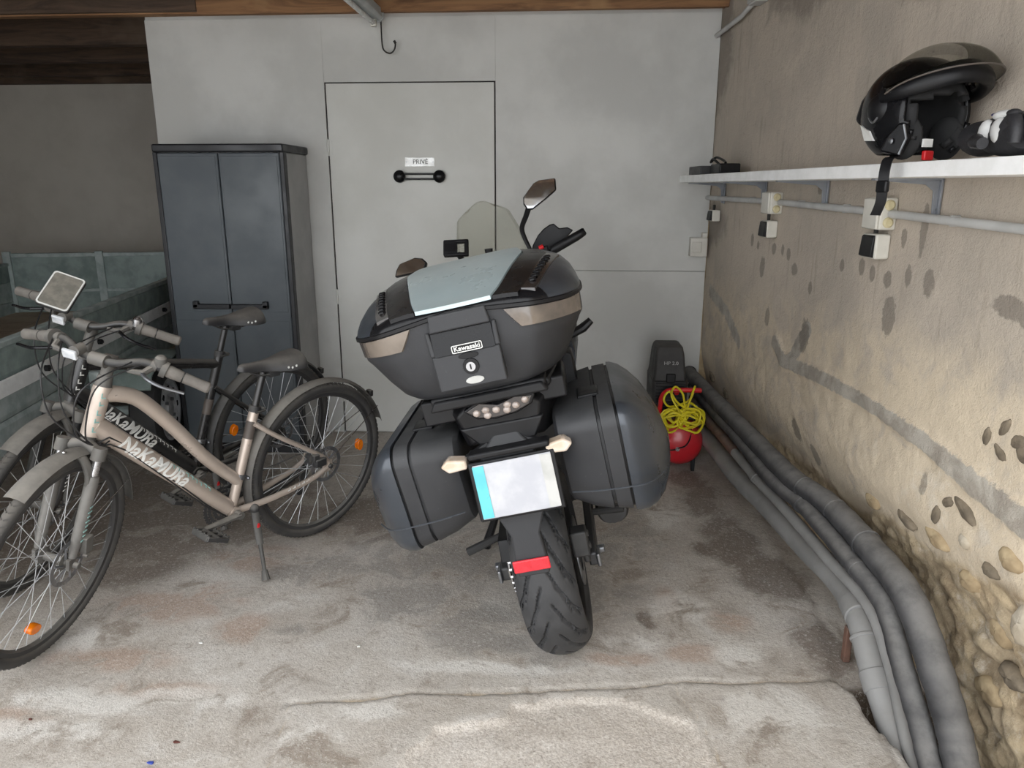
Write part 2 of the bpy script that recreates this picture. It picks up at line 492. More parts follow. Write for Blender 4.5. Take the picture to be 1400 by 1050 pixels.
# ---- floor
def floor_mat():
    t = NT('worn_concrete_floor')
    pos = t.n('ShaderNodeNewGeometry').outputs['Position']
    big = t.noise(1.3, 6, 0.62, pos, 0.6)
    mid = t.noise(5.5, 7, 0.65, pos, 0.8)
    fine = t.noise(38, 5, 0.7, pos)
    vfine = t.noise(170, 3, 0.6, pos)
    col = t.mix(t.mr(big, 0.32, 0.68), srgb(178, 169, 158), srgb(200, 194, 186))
    col = t.mix(t.mr(mid, 0.50, 0.72, 0, 0.75), col, srgb(214, 210, 204))
    col = t.mix(t.mr(mid, 0.30, 0.48, 0.8, 0), col, srgb(140, 127, 113))
    col = t.mix(t.mr(t.noise(16, 7, 0.7, pos, 1.5), 0.56, 0.70, 0, 0.55), col, srgb(150, 138, 126))
    red = t.mr(t.math('MULTIPLY', t.attr('brown'), t.mr(mid, 0.35, 0.6, 0.25, 1.3)), 0.15, 0.8)
    col = t.mix(t.math('MULTIPLY', red, 0.6), col, srgb(170, 142, 122))
    gry = t.mr(t.math('MULTIPLY', t.attr('grey'), t.mr(mid, 0.35, 0.62, 0.2, 1.3)), 0.15, 0.8)
    col = t.mix(t.math('MULTIPLY', gry, 0.7), col, srgb(142, 136, 129))
    dk = t.mr(t.math('MULTIPLY', t.attr('dark_brown'), t.mr(mid, 0.3, 0.6, 0.3, 1.35)), 0.2, 0.75)
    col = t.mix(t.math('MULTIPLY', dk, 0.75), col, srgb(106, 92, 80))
    lt = t.mr(t.math('MULTIPLY', t.attr('pale'), t.mr(mid, 0.35, 0.6, 0.3, 1.3)), 0.2, 0.8)
    col = t.mix(t.math('MULTIPLY', lt, 0.7), col, srgb(222, 218, 211))
    ag = t.mr(t.attr('agg'), 0.4, 0.6)
    agc = t.mix(t.mr(t.noise(120, 3, 0.7, pos), 0.35, 0.65), srgb(176, 164, 152), srgb(226, 218, 208))
    col = t.mix(t.math('MULTIPLY', ag, 0.55), col, agc)
    col = t.mix(t.math('MULTIPLY', t.mr(t.attr('crack'), 0.3, 0.9), t.mr(fine, .3, .6, .4, 1)), col, srgb(206, 188, 160))
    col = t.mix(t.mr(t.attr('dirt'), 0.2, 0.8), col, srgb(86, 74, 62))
    col = t.mix(t.mr(fine, 0.56, 0.75, 0, 0.35), col, srgb(128, 119, 110))
    g2 = t.noise(85, 4, 0.7, pos, 0.5)
    col = t.mix(t.mr(g2, 0.54, 0.68, 0, 0.5), col, srgb(132, 122, 112))
    col = t.mix(t.mr(g2, 0.34, 0.46, 0.45, 0), col, srgb(226, 221, 213))
    col = t.mix(t.mr(vfine, 0.60, 0.74, 0, 0.45), col, srgb(226, 222, 216))
    col = t.mix(t.mr(vfine, 0.26, 0.40, 0.45, 0), col, srgb(96, 88, 80))
    t.l(col, t.b.inputs['Base Color'])
    t.l(t.mr(big, 0.3, 0.7, 0.62, 0.85), t.b.inputs['Roughness'])
    h = t.math('ADD', t.math('MULTIPLY', fine, 0.7), t.math('MULTIPLY', vfine, 0.4))
    t.l(t.bump(h, 0.8, 0.006), t.b.inputs['Normal'])
    return t.m

xs = np.concatenate([np.arange(-5.7, -2.2, 0.16), np.arange(-2.2, 1.2, 0.014), np.arange(1.2, 1.61, 0.1)])
ys = np.concatenate([np.arange(-5.0, 1.2, 0.2), np.arange(1.2, 4.45, 0.014), np.arange(4.45, 7.2, 0.16)])
FX, FY = np.meshgrid(xs, ys)
FZ = 0.006 * fbm(FX * 3, FY * 3, 11) + 0.004 * fbm(FX * 14, FY * 14, 12)
crack = [(-0.79, 1.87), (-0.72, 1.88), (-0.57, 1.90), (-0.44, 1.94), (-0.26, 1.95), (-0.08, 1.97), (0.10, 2.0), (0.25, 2.01), (0.39, 2.05), (0.57, 2.05), (0.69, 2.07), (0.81, 2.08)]
wob = 0.02 * fbm(FX * 9, FY * 9, 21)
wob2 = 0.02 * fbm(FX * 9, FY * 9, 25)
cd = poly_dist(FX + wob, FY + wob2, crack)
cd2 = np.minimum(poly_dist(FX + wob, FY + wob2, [(-0.79, 1.87), (-0.77, 1.75), (-0.76, 1.62), (-0.8, 1.2)]), poly_dist(FX + wob, FY + wob2, [(0.38, 2.04), (0.38, 1.97), (0.41, 1.89), (0.44, 1.8), (0.45, 1.69), (0.5, 1.2)]))
agg_poly = [(-0.45, 1.2), (-0.41, 1.64), (-0.37, 1.72), (-0.35, 1.78), (-0.14, 1.85), (-0.12, 1.9), (0.01, 1.94), (0.22, 1.94), (0.39, 1.87), (0.43, 1.77), (0.45, 1.69), (0.5, 1.2)]
wob *= 1.6; wob2 *= 1.6
agg = inside(FX + wob * 2, FY + wob2 * 2, agg_poly).astype(float)
edge_agg = poly_dist(FX + wob * 2, FY + wob2 * 2, agg_poly[:-1])
crack_in = np.array([c[1] for c in crack]); crack_x = np.array([c[0] for c in crack])
yc = np.interp(FX, crack_x, crack_in)
near = sstep(0.0, 0.012, yc + wob2 - FY) * ((FX > -0.79) & (FX < 0.92))
FZ += 0.010 * near
FZ -= 0.009 * agg * sstep(0, 0.02, edge_agg) - 0.006 * agg * fbm(FX * 22, FY * 22, 31)
FZ -= 0.014 * np.exp(-(cd / 0.008) ** 2) + 0.006 * np.exp(-(cd2 / 0.008) ** 2)
ex = np.interp(FY, [1.2, 1.74, 1.82, 1.91, 2.02, 2.07, 2.2, 2.6, 3.2, 4.4], [1.02, 0.955, 0.94, 0.92, 0.90, 0.87, 0.90, 0.94, 0.95, 0.95])
chan = sstep(0.0, 0.03, FX + wob * 2 - ex) * (FY < 4.4) * (FY > 0.9)
depth = np.interp(FY, [0.9, 1.8, 2.0, 2.08, 2.2, 4.4], [0.16, 0.16, 0.10, 0.03, 0.01, 0.0])
FZ -= chan * depth * (1 + 0.5 * fbm(FX * 12, FY * 12, 41))
def blobs(L):
    a = np.zeros_like(FX)
    for (x, y, rx, ry) in L:
        a = np.maximum(a, np.exp(-(((FX - x) / rx) ** 2 + ((FY - y) / ry) ** 2)))
    return a
A_dark_brown = blobs([(0.72, 3.51, .12, .3), (0.76, 3.04, .13, .3), (0.86, 2.73, .16, .2), (0.68, 3.75, .1, .15), (0.90, 2.28, .1, .2), (0.32, 2.41, .03, .05), (0.34, 2.36, .03, .03), (0.64, 2.95, .07, .08), (-1.6, 3.25, .5, .5), (-2.2, 3.2, .5, .8), (-1.75, 2.75, .25, .3), (-.9, 3.2, .3, .3)])  # damp floor along the pipes; plain dark brown blobs around the bicycles
A_brown = blobs([(-1.48, 2.36, .22, .12), (-1.29, 2.42, .14, .12), (-1.1, 2.24, .1, .1), (-1.46, 2.05, .22, .07), (0.46, 2.20, .10, .06), (0.62, 2.42, .08, .09), (0.22, 2.16, .12, .04), (-1.2, 1.9, .2, .05), (-1.65, 1.75, .2, .06), (0.42, 2.5, .05, .12), (-1.25, 2.75, .2, .12)])
A_grey = blobs([(-0.36, 2.34, .25, .14), (-0.24, 2.21, .2, .08), (0.11, 2.62, .25, .3), (-0.55, 2.47, .25, .2), (-0.95, 2.66, .25, .15), (-0.47, 2.75, .4, .25), (-0.9, 2.25, .12, .05), (-.05, 2.10, .12, .06), (0.1, 3.2, .4, .6), (-.6, 3.4, .4, .5)])
A_pale = blobs([(0.46, 2.48, .14, .10), (0.60, 2.18, .10, .07), (-1.4, 1.84, .3, .06), (0.25, 2.26, .12, .06), (-1.12, 1.88, .2, .05), (-1.45, 1.71, .3, .05), (0.62, 1.9, .2, .12), (-0.55, 1.84, .12, .05), (-0.68, 1.72, .1, .06), (-1.6, 2.15, .15, .08), (0.5, 3.3, .1, .2), (-0.2, 2.08, .3, .04)]) 
A_crack = np.maximum(np.exp(-(cd / 0.009) ** 2), 0.6 * np.exp(-(cd2 / 0.007) ** 2))
A_crack = np.maximum(A_crack, 0.15 * np.exp(-(edge_agg / 0.005) ** 2) * (FY < 1.97))
floor = struct(grid_object('floor', FX, FY, FZ, floor_mat(), dict(dark_brown=A_dark_brown, brown=A_brown, grey=A_grey, pale=A_pale, agg=agg, crack=A_crack, dirt=chan * sstep(2.13, 2.05, FY))))

# ---- right wall: plaster over rubble stone
def rwall_mat():
    t = NT('old_plaster_rubble_wall')
    pos = t.n('ShaderNodeNewGeometry').outputs['Position']
    big = t.noise(1.6, 5, 0.6, pos, 0.5)
    mid = t.noise(6, 7, 0.65, pos, 0.6)
    fine = t.noise(45, 5, 0.7, pos)
    mp = t.n('ShaderNodeMapping'); mp.inputs['Scale'].default_value = (30, 30, 3.5)
    t.l(pos, mp.inputs[0])
    streak = t.noise(1.0, 4, 0.6, mp.outputs[0])
    col = t.mix(t.mr(big, 0.35, 0.65), srgb(193, 181, 166), srgb(177, 167, 154))
    col = t.mix(t.mr(mid, 0.48, 0.72, 0, 0.6), col, srgb(196, 184, 168))
    col = t.mix(t.mr(streak, 0.55, 0.75, 0, 0.4), col, srgb(140, 128, 114))
    oc = t.mr(t.math('MULTIPLY', t.attr('ochre'), t.mr(mid, 0.3, 0.6, 0.5, 1.2)), 0.2, 0.9)
    col = t.mix(t.math('MULTIPLY', oc, 0.8), col, srgb(218, 202, 176))
    ru = t.mr(t.attr('rubble'), 0.25, 0.75)
    rc = t.mix(t.mr(t.noise(11, 6, 0.7, pos), 0.35, 0.65), srgb(150, 130, 102), srgb(206, 186, 152))
    rc = t.mix(t.mr(t.attr('cell'), 0.2, 1.0, 0, 0.5, False), rc, srgb(158, 146, 126))
    rc = t.mix(t.math('MULTIPLY', t.attr('crev'), 0.3), rc, srgb(112, 92, 66))
    col = t.mix(t.math('MULTIPLY', ru, 0.9), col, rc)
    st = t.mr(t.math('ADD', t.attr('stain'), t.math('MULTIPLY', t.math('SUBTRACT', mid, 0.5), 1.2)), 0.35, 0.75)
    col = t.mix(t.math('MULTIPLY', st, 0.65), col, srgb(116, 108, 100))
    ba = t.mr(t.math('ADD', t.attr('band'), t.math('MULTIPLY', t.math('SUBTRACT', fine, 0.5), 0.9)), 0.40, 0.60)
    col = t.mix(t.math('MULTIPLY', ba, 0.8), col, t.mix(t.mr(mid, 0.4, 0.6), srgb(142, 136, 128), srgb(172, 168, 160)))
    sp = t.mr(t.math('ADD', t.attr('spot'), t.math('MULTIPLY', t.math('SUBTRACT', fine, 0.5), 1.0)), 0.40, 0.60)
    col = t.mix(t.math('MULTIPLY', sp, 0.62), col, srgb(112, 105, 96))
    wh = t.mr(t.math('MULTIPLY', t.attr('ochre'), t.noise(9, 7, 0.75, pos)), 0.50, 0.66, 0, 0.5)
    col = t.mix(wh, col, srgb(220, 212, 198))
    col = t.mix(t.mr(fine, 0.60, 0.78, 0, 0.3), col, srgb(222, 212, 196))
    col = t.mix(t.mr(fine, 0.24, 0.38, 0.35, 0), col, srgb(104, 92, 78))
    t.l(col, t.b.inputs['Base Color'])
    t.b.inputs['Roughness'].default_value = 0.92
    t.l(t.bump(t.math('ADD', fine, t.math('MULTIPLY', t.noise(160, 3, 0.6, pos), 0.5)), 0.55, 0.008), t.b.inputs['Normal'])
    return t.m

ysr = np.concatenate([np.arange(-0.6, 1.1, 0.05), np.arange(1.1, 4.413, 0.011), [4.413, 4.6]])
zsr = np.concatenate([np.arange(-0.25, 2.3, 0.011), np.arange(2.3, 2.71, 0.03)])
WY, WZ = np.meshgrid(ysr, zsr)
zr = np.interp(WY, [-0.6, 1.2, 1.7, 1.9, 2.2, 2.7, 3.6, 4.4], [0.70, 0.62, 0.53, 0.48, 0.42, 0.38, 0.32, 0.31]) + 0.14 * fbm(WY * 3, WZ * 3, 51)
rub = sstep(0.06, -0.06, WZ - zr)
base_rec = sstep(0.62, 0.30, WZ) * np.interp(WY, [1.0, 2.6, 3.4, 4.3], [0.11, 0.10, 0.07, 0.05])
disp = 0.010 * fbm(WY * 2.2, WZ * 2.2, 61) + 0.006 * fbm(WY * 9, WZ * 9, 63)
cell = fbm(WY * 6.5, WZ * 7.5, 71, 5, 0.6)
sy = rng.uniform(0.9, 4.45, 700); sz = rng.uniform(-0.25, 0.95, 700); sval = rng.random(700); ssz = rng.uniform(.75, 1.3, 700)
F1 = np.full(WY.shape, 9.0); F2 = np.full(WY.shape, 9.0); cid = np.zeros(WY.shape)
wy_ = WY + .03 * fbm(WY * 12, WZ * 12, 91); wz_ = WZ + .03 * fbm(WY * 12, WZ * 12, 95)
for a_, b_, c_, k_ in zip(sy, sz, sval, ssz):
    dd_ = np.hypot((wy_ - a_) * .8, (wz_ - b_) * 1.15) / k_
    nearer = dd_ < F1
    F2 = np.where(nearer, F1, np.minimum(F2, dd_)); cid = np.where(nearer, c_, cid); F1 = np.where(nearer, dd_, F1)
crev = 1 - sstep(0.0, 0.028, F2 - F1)
dome = np.clip(1 - F1 / .075, 0, 1)
disp += rub * (0.075 * cell + 0.035 * np.abs(fbm(WY * 16, WZ * 16, 73)) + .012 * fbm(WY * 40, WZ * 40, 77) + .010 * crev * sstep(.3, .7, cid) - (.002 + .018 * cid ** 2) * dome)
disp += sstep(1.15, 0.7, WZ) * 0.016 * fbm(WY * 11, WZ * 11, 75, 5, 0.6)
disp += base_rec
WX = wallx(WY) + disp
band_pts = [(3.30, 0.84), (3.2, 0.78), (2.78, 0.80), (2.41, 0.80), (2.15, 0.785), (1.94, 0.755), (1.7, 0.727), (1.2, 0.68)]
bd = poly_dist(WY, WZ, band_pts)
bw = np.interp(WY, [1.2, 1.9, 2.4, 3.3], [0.05, 0.045, 0.03, 0.04])
band = np.clip(1.25 - bd / bw, 0, 1)
WX -= 0.008 * sstep(0.2, 0.6, band)
band = np.maximum(band, np.clip(1.3 - poly_dist(WY, WZ, [(3.12, 0.80), (3.0, 0.95)]) / 0.045, 0, 1))
spots = [(3.536, 1.144, .035, .055), (3.615, 1.238, .018, .025), (3.697, 1.255, .022, .04), (3.414, 1.237, .03, .03), (3.314, 1.238, .02, .028), (3.247, 1.226, .025, .03), (3.173, 1.172, .035, .03), (3.009, 1.115, .02, .03), (2.763, 1.229, .02, .028), (2.621, 1.238, .025, .035), (2.544, 1.224, .022, .032), (2.449, 1.216, .03, .032), (2.333, 1.241, .022, .038), (2.224, 1.233, .032, .048), (2.417, 1.104, .045, .075), (2.388, 1.351, .018, .035), (2.287, 1.38, .022, .09), (1.88, 1.217, .07, .035), (1.80, 1.20, .05, .03), (3.0, 1.50, .03, .03), (3.02, 0.92, .05, .08), (3.42, .93, .03, .05), (2.11, .66, .02, .04), (3.05, .52, .05, .06), (2.9, .46, .04, .05)]
spot = np.zeros_like(WY)
for (y, z, a, b) in spots:
    spot = np.maximum(spot, np.clip(1.35 - np.hypot((WY - y) / a, (WZ - z) / b) * 1.0, 0, 1))
band = np.maximum(band, np.clip(1.2 - poly_dist(WY, WZ, [(4.3, 0.93), (4.0, 0.86), (3.78, 0.74)]) / 0.06, 0, 1) * 0.8)
stain = np.maximum.reduce([np.exp(-(((WY - 4.3) / .22) ** 2 + ((WZ - 1.3) / .16) ** 2)), 0.9 * sstep(2.0, 2.3, WZ) * np.exp(-((WY - 3.2) / .7) ** 2), np.exp(-(((WY - 4.45) / .3) ** 2)) * sstep(1.5, 2.2, WZ), 0.6 * sstep(1.85, 2.1, WZ) * np.exp(-((WY - 2.3) / .5) ** 2)])
och = sstep(1.35, 0.75, WZ) * np.interp(WY, [1.2, 2.4, 3.2, 4.4], [1.0, 0.95, 0.7, 0.55])
wall_right = struct(grid_object('wall_right', WX, WY, WZ, rwall_mat(), dict(rubble=rub, band=band, spot=spot, stain=stain, ochre=och, cell=cid * rub, crev=crev * rub)))
WXi = WX; 
def wall_surface(y, z):
    j = int(np.argmin(np.abs(ysr - y))); i = int(np.argmin(np.abs(zsr - z)))
    return float(WX[i, j])
M['stone_dark'] = pmat('dark_schist_stone', srgb(140, 127, 108), srgb(106, 96, 82), 14, 0.9, bump=0.6, bscale=40)
M['stone_tan'] = pmat('tan_rubble_stone', srgb(192, 172, 138), srgb(156, 136, 106), 10, 0.95, bump=0.6, bscale=40)
M['stone_pale'] = pmat('pale_limestone', srgb(204, 194, 176), srgb(176, 164, 144), 10, 0.95, bump=0.5, bscale=40)
def stone(y, z, ry, rz, th, mat, rot=0.0, seed=0):
    rg = random.Random(seed)
    n = 18
    prof = [(0.0, 1.0), (0.55, 0.95), (0.85, 0.6), (1.0, 0.0), (1.0, -0.6)]
    RG = []
    jit = [rg.uniform(0.72, 1.15) for _ in range(n)]
    jit = [(jit[k - 1] + jit[k] * 2 + jit[(k + 1) % n]) / 4 for k in range(n)]
    th *= .6
    for (rr, h) in prof:
        ring = []
        for k in range(n):
            a = 2 * math.pi * k / n
            yy = math.cos(a) * rr * ry * jit[k] * rg.uniform(.92, 1.08); zz = math.sin(a) * rr * rz * jit[k] * rg.uniform(.92, 1.08)
            y2 = yy * math.cos(rot) - zz * math.sin(rot); z2 = yy * math.sin(rot) + zz * math.cos(rot)
            ring.append((-th * h * rg.uniform(.8, 1.1), y2, z2))
        RG.append(ring)
    mb = MB(); mb.rings(RG, True, False)
    o = mb.build('stone', mat, wall_right, smooth=70)
    o.location = (wall_surface(y, z), y, z)
for i, a in enumerate([(1.915, .665, .055, .022, .015, 'stone_dark', .35), (1.99, .655, .03, .016, .012, 'stone_dark', -.5), (1.827, .925, .014, .03, .010, 'stone_dark', .5), (1.885, .885, .016, .028, .010, 'stone_dark', .3),
                       (1.776, .905, .03, .022, .010, 'stone_dark', 0), (1.745, .88, .035, .02, .012, 'stone_dark', .2), (1.83, .86, .03, .014, .010, 'stone_dark', .5), (1.69, .47, .045, .075, .04, 'stone_pale', .2),
                       (2.05, .52, .07, .03, .03, 'stone_tan', .1), (1.93, .45, .055, .035, .035, 'stone_tan', -.2), (1.83, .36, .05, .04, .035, 'stone_tan', .3), (1.78, .25, .06, .03, .035, 'stone_dark', 0),
                       (2.22, .50, .06, .025, .025, 'stone_dark', .2), (1.72, .62, .05, .03, .03, 'stone_tan', .1), (1.80, .55, .035, .022, .03, 'stone_dark', 0), (1.86, .15, .06, .04, .03, 'stone_tan', 0),
                       (2.45, .46, .06, .03, .02, 'stone_tan', 0), (1.62, .36, .05, .04, .035, 'stone_tan', .4), (1.60, .22, .06, .04, .03, 'stone_tan', 0), (4.25, .44, .06, .03, .02, 'stone_dark', .3), (4.05, .40, .05, .03, .02, 'stone_dark', .4), (1.90, .58, .03, .02, .02, 'stone_pale', .2), (2.03, .60, .02, .03, .01, 'stone_dark', .2)]):
    stone(*a, seed=i)

MB().box2((.838, D + .012, -.1), (1.02, D + .05, 2.64)).build('corner_fill', 'stone_tan', wall_right)

# ---- back partition: painted boards, with thin joints
wall_back = struct(MB().box2((-2.36, D + 0.018, 0.0), (0.846, D + 0.06, 2.46)).build('wall_back', 'paint_white'))
def panel(x0, x1, z0, z1, name='panel', mat='paint_white', th=0.018):
    return MB().box2((x0, D, z0), (x1, D + th + 0.002, z1)).build(name, mat, wall_back, bevel=0.0004, smooth=0)
panel(-2.356, -1.352, 0.0, 2.405)
panel(-1.3515, -0.3815, 2.072, 2.405)
for a, b in (((-1.352, 2.0655), (-0.381, 2.0715)), ((-1.352, .0), (-1.344, 2.066)), ((-.3885, .0), (-.3815, 2.066))):
    MB().box2((a[0], D + .012, a[1]), (b[0], D + .019, b[1])).build('door_gap', 'gap', wall_back)
panel(-0.381, 0.835, 1.030, 2.405)
panel(-0.381, 0.835, 0.006, 1.026)
DOOR = struct(MB().box2((-1.343, D - 0.002, 0.012), (-0.389, D + 0.022, 2.065)).build('door_1', 'paint_door', bevel=0.002))
for z in (1.72, 0.86, 0.25):
    h = MB(); h.cyl((-1.347, D - 0.006, z - 0.045), (-1.347, D - 0.006, z + 0.045), 0.007, 10); h.box2((-1.345, D - 0.004, z - 0.04), (-1.325, D - 0.001, z + 0.04))
    h.build('hinge', 'paint_door', DOOR)
sg = MB().box2((-0.905, D - 0.006, 1.615), (-0.733, D - 0.001, 1.665)).build('sign_plate', 'sign', DOOR, bevel=0.001, label='pale sign plate reading PRIVE')
text('PRIVÉ', 0.036, 'gap', sg, frame_mtx((-0.815, D - 0.0065, 1.640), (1, 0, 0), (0, 0, 1)), extrude=0.0004)
for x in (-0.895, -0.743):
    MB().cyl((x, D - 0.0075, 1.640), (x, D - 0.005, 1.640), 0.0035, 8).build('screw', 'steel', sg)
hd = MB()
for z in (1.546, 1.574):
    hd.cyl((-0.915, D - 0.03, z), (-0.725, D - 0.03, z), 0.0055, 10)
hd = hd.build('door_pull', 'black', DOOR, label='black dumbbell-shaped door pull')
for x in (-0.935, -0.705):
    c = MB(); c.lathe([(0.0, -0.05), (0.022, -0.046), (0.034, -0.034), (0.036, -0.022), (0.03, -0.006), (0.03, 0.0), (0.0, 0.0)], 24, 1, (x, D, 1.56)); c.build('end_cap', 'black_gloss', hd)

# ---- alcove and remaining shell
struct(MB().box2((-5.7, 6.9, -0.05), (-2.0, 7.0, 2.7)).build('wall_alcove', 'paint_alcove'))
struct(MB().box2((-5.7, 0.75, -0.05), (-5.6, 7.0, 2.7)).build('wall_left', 'paint_alcove'))
struct(MB().box2((-2.10, D + 0.06, 0.0), (-2.0, 7.0, 2.7)).build('wall_partition', 'paint_alcove'))
wf = MB(); wf.box2((-5.7, 0.75, 0), (-3.3, 0.9, 2.7)); wf.box2((-3.3, 0.75, 2.40), (1.5, 0.9, 2.7)); struct(wf.build('wall_front', 'paint_alcove'))
ceiling = struct(MB().box2((-5.7, 0.75, 2.64), (1.6, 7.0, 2.70)).build('ceiling', 'beam_dark'))
for y, m, z in ((1.1, 'beam', 2.44), (1.9, 'beam', 2.44), (2.7, 'beam', 2.44), (3.5, 'beam', 2.44), (5.20, 'beam_dark', 2.42), (5.87, 'beam_dark', 2.42), (6.6, 'beam_dark', 2.43)):
    x1 = 1.3 if y < 4.4 else -2.1
    MB().box2((-5.6, y, z), (x1, y + 0.09, 2.64)).build('joist', m, ceiling, bevel=0.006)
MB().box2((-5.6, 6.82, 2.395), (-2.1, 6.9, 2.64)).build('joist', 'beam_dark', ceiling, bevel=0.006)
MB().box2((-5.6, 4.33, 2.418), (1.0, 4.40, 2.64)).build('joist', 'beam', ceiling, bevel=0.006)
MB().box2((-2.00, 4.305, 2.408), (0.98, 4.33, 2.64)).build('fascia_board', 'beam', ceiling, bevel=0.004)
MB().box2((-5.6, 4.30, 2.425), (-2.00, 4.33, 2.64)).build('fascia_board', 'beam_dark', ceiling, bevel=0.004)

# ================================================================== LAMP, HOOK
lamp = tag(empty('tube_light', (-1.03, 4.0, 2.36)), 'pale fluorescent tube fitting under the ceiling beam', 'lamp')
MB().prism([(-.045, .07), (.045, .07), (.045, .03), (.028, .012), (-.028, .012), (-.045, .03)], -1.0, 0.345, 1).build('housing', 'lamp_body', lamp, bevel=0.003)
MB().prism([(-.048, .072), (.048, .072), (.048, .028), (.03, .008), (-.03, .008), (-.048, .028)], 0.345, 0.365, 1).build('end_cap', 'lamp_body', lamp, bevel=0.003)
MB().cyl((0, -1.0, -0.004), (0, 0.31, -0.004), 0.013, 14).build('lamp_tube', 'tube_lamp', lamp)
MB().box2((-.015, .30, -.022), (.015, .33, .012)).build('lamp_holder', 'plastic_white', lamp, bevel=0.002)
hk = MB(); hk.tube(spline([(-1.0, 4.36, 2.42), (-1.0, 4.362, 2.33), (-.998, 4.364, 2.25), (-.985, 4.365, 2.222), (-.955, 4.366, 2.212), (-.932, 4.366, 2.232), (-.925, 4.366, 2.265)], 8), 0.004, 8)
hk.tube([(-.925, 4.366, 2.262), (-.933, 4.366, 2.275)], [.007, .007], 8)
tag(hk.build('ceiling_hook', 'gap'), 'bent dark wire hook hanging below the tube light', 'hook')

# ================================================================== CABINET
cab = tag(empty('storage_cabinet', (-1.8225, 4.2, 0)), 'tall blue-grey two-door plastic cabinet beside the door', 'cabinet')
def cabx(mb, n, m, **k): return mb.build(n, m, cab, **k)
cabx(MB().box2((-.345, -.17, .02), (.345, .20, 1.68)), 'body', 'cab_body', bevel=0.006)
cabx(MB().box2((-.356, -.202, 1.68), (.356, .205, 1.722)), 'top', 'cab_black', bevel=0.008)
cabx(MB().box2((-.35, -.19, 0), (.35, .2, .05)), 'plinth', 'cab_black', bevel=0.005)
for s in (-1, 1):
    cabx(MB().box2((s * .345 - .012, -.196, .05), (s * .345 + .012, -.150, 1.68)), 'side_post', 'cab_black', bevel=0.004)
    x0, x1 = (-.332, -.002) if s < 0 else (.002, .332)
    dr = cabx(MB().box2((x0, -.198, .055), (x1, -.172, 1.676)), 'door', 'cab_door', bevel=0.006)
    # shallow pressed fields above and below the handle
    MB().box2((x0 + .012, -.2005, .83), (x1 - .012, -.197, 1.66)).build('pressed_field', 'cab_door', dr, bevel=0.003)
    MB().box2((x0 + .012, -.2005, .075), (x1 - .012, -.197, .78)).build('pressed_field', 'cab_door', dr, bevel=0.003)
    hx0, hx1 = (-.212, -.004) if s < 0 else (.004, .212)
    hb = MB().box2((hx0, -.226, .848), (hx1, -.199, .874)); hb.box2((hx0 if s < 0 else hx1 - .03, -.226, .852), (hx0 + .03 if s < 0 else hx1, -.199, .890))
    hb.build('handle', 'cab_black', dr, bevel=0.004)

# ================================================================== TRAILER
tr_ang = math.atan(0.2)
TM = Matrix.Translation((-2.5, 4.2, 0)) @ Matrix.Rotation(tr_ang, 4, 'Z')
trailer = tag(empty('trailer', mat=TM), 'grey galvanised box trailer parked along the left behind the bicycles', 'trailer')
def tb(mb, n, m, **k): return mb.build(n, m, trailer, **k)
L0, L1, TW = -2.55, 1.95, 1.62
TOP = 0.90
for k in range(12):
    x0 = -TW + k * TW / 12
    tb(MB().box2((x0 + .002, L0, .49), (x0 + TW / 12 - .002, L1, .51)), 'floor_plank', 'plank', smooth=0)
# side walls: stacked folded sheets with ledges
for s, x in ((1, 0.0), (-1, -TW)):
    for z0, z1 in ((.46, .60), (.604, .755), (.759, TOP - .012)):
        prof = [(x, z0), (x - .022 * s, z0), (x - .022 * s, z1), (x, z1), (x + .006 * s, z1 - .02), (x + .006 * s, z0 + .02)]
        tb(MB().prism(prof, L0, L1, 1), 'side_sheet', 'galv_dark' if z0 > .7 else 'galv', smooth=0)
    tb(MB().box2((x - .032 * s, L0, TOP - .014), (x + .012 * s, L1, TOP + .01)), 'top_rail', 'galv', bevel=0.004)
st = tb(MB().box2((.008, L0, .700), (.020, L1 - .3, .765)), 'side_strip', 'rail', bevel=0.002)
for y in (-2.3, -1.75, -1.2, -.62, -.1, .42, .9, 1.4):
    b = MB(); b.cyl((.020, y, .735), (.038, y, .735), .014, 12); b.cyl((.038, y, .735), (.044, y, .735), .008, 6); b.build('bolt', 'black', st)
for z0, z1 in ((.46, .68), (.69, .96)):
    tb(MB().box2((-TW, L1 - .03, z0), (0, L1, z1)), 'front_sheet', 'galv_dark', bevel=0.003)
tb(MB().box2((-TW - .02, L1 - .035, .955), (.02, L1 + .01, .985)), 'front_rail', 'galv', bevel=0.003)
tb(MB().box2((-TW, L1 - .045, .672), (0, L1 - .028, .695)), 'front_rib', 'galv', bevel=0.003)
for x in (-.02, -TW + .02, -.9):
    tb(MB().box2((x - .03, L1 - .05, .46), (x + .03, L1 - .02, 1.0)), 'corner_post', 'galv', bevel=0.003)
for x in (-.15, -TW + .15):
    tb(MB().box2((x - .03, L0, .40), (x + .03, L1, .46)), 'chassis_rail', 'galv', bevel=0.003)
tb(MB().cyl((-TW - .1, -.32, .28), (.1, -.32, .28), .028, 12), 'axle', 'galv')
tb(MB().box2((-.85, L1, .40), (-.75, L1 + .3, .47)), 'drawbar', 'galv', bevel=0.003)
tb(MB().box2((.02, -.80, .30), (.07, -.74, .62)), 'drop_leg', 'galv', bevel=0.01)
fg = MB(); ff = [(-.35, .49), (-.31, .55), (-.25, .575), (.25, .575), (.31, .55), (.35, .49)]
fo = ff + [(y * .985, z - .012) for y, z in ff[::-1]]
fg.prism([(y - .32, z) for y, z in fo], .02, .26, 0)
tb(fg, 'mudguard', 'galv_dark', bevel=0.003)
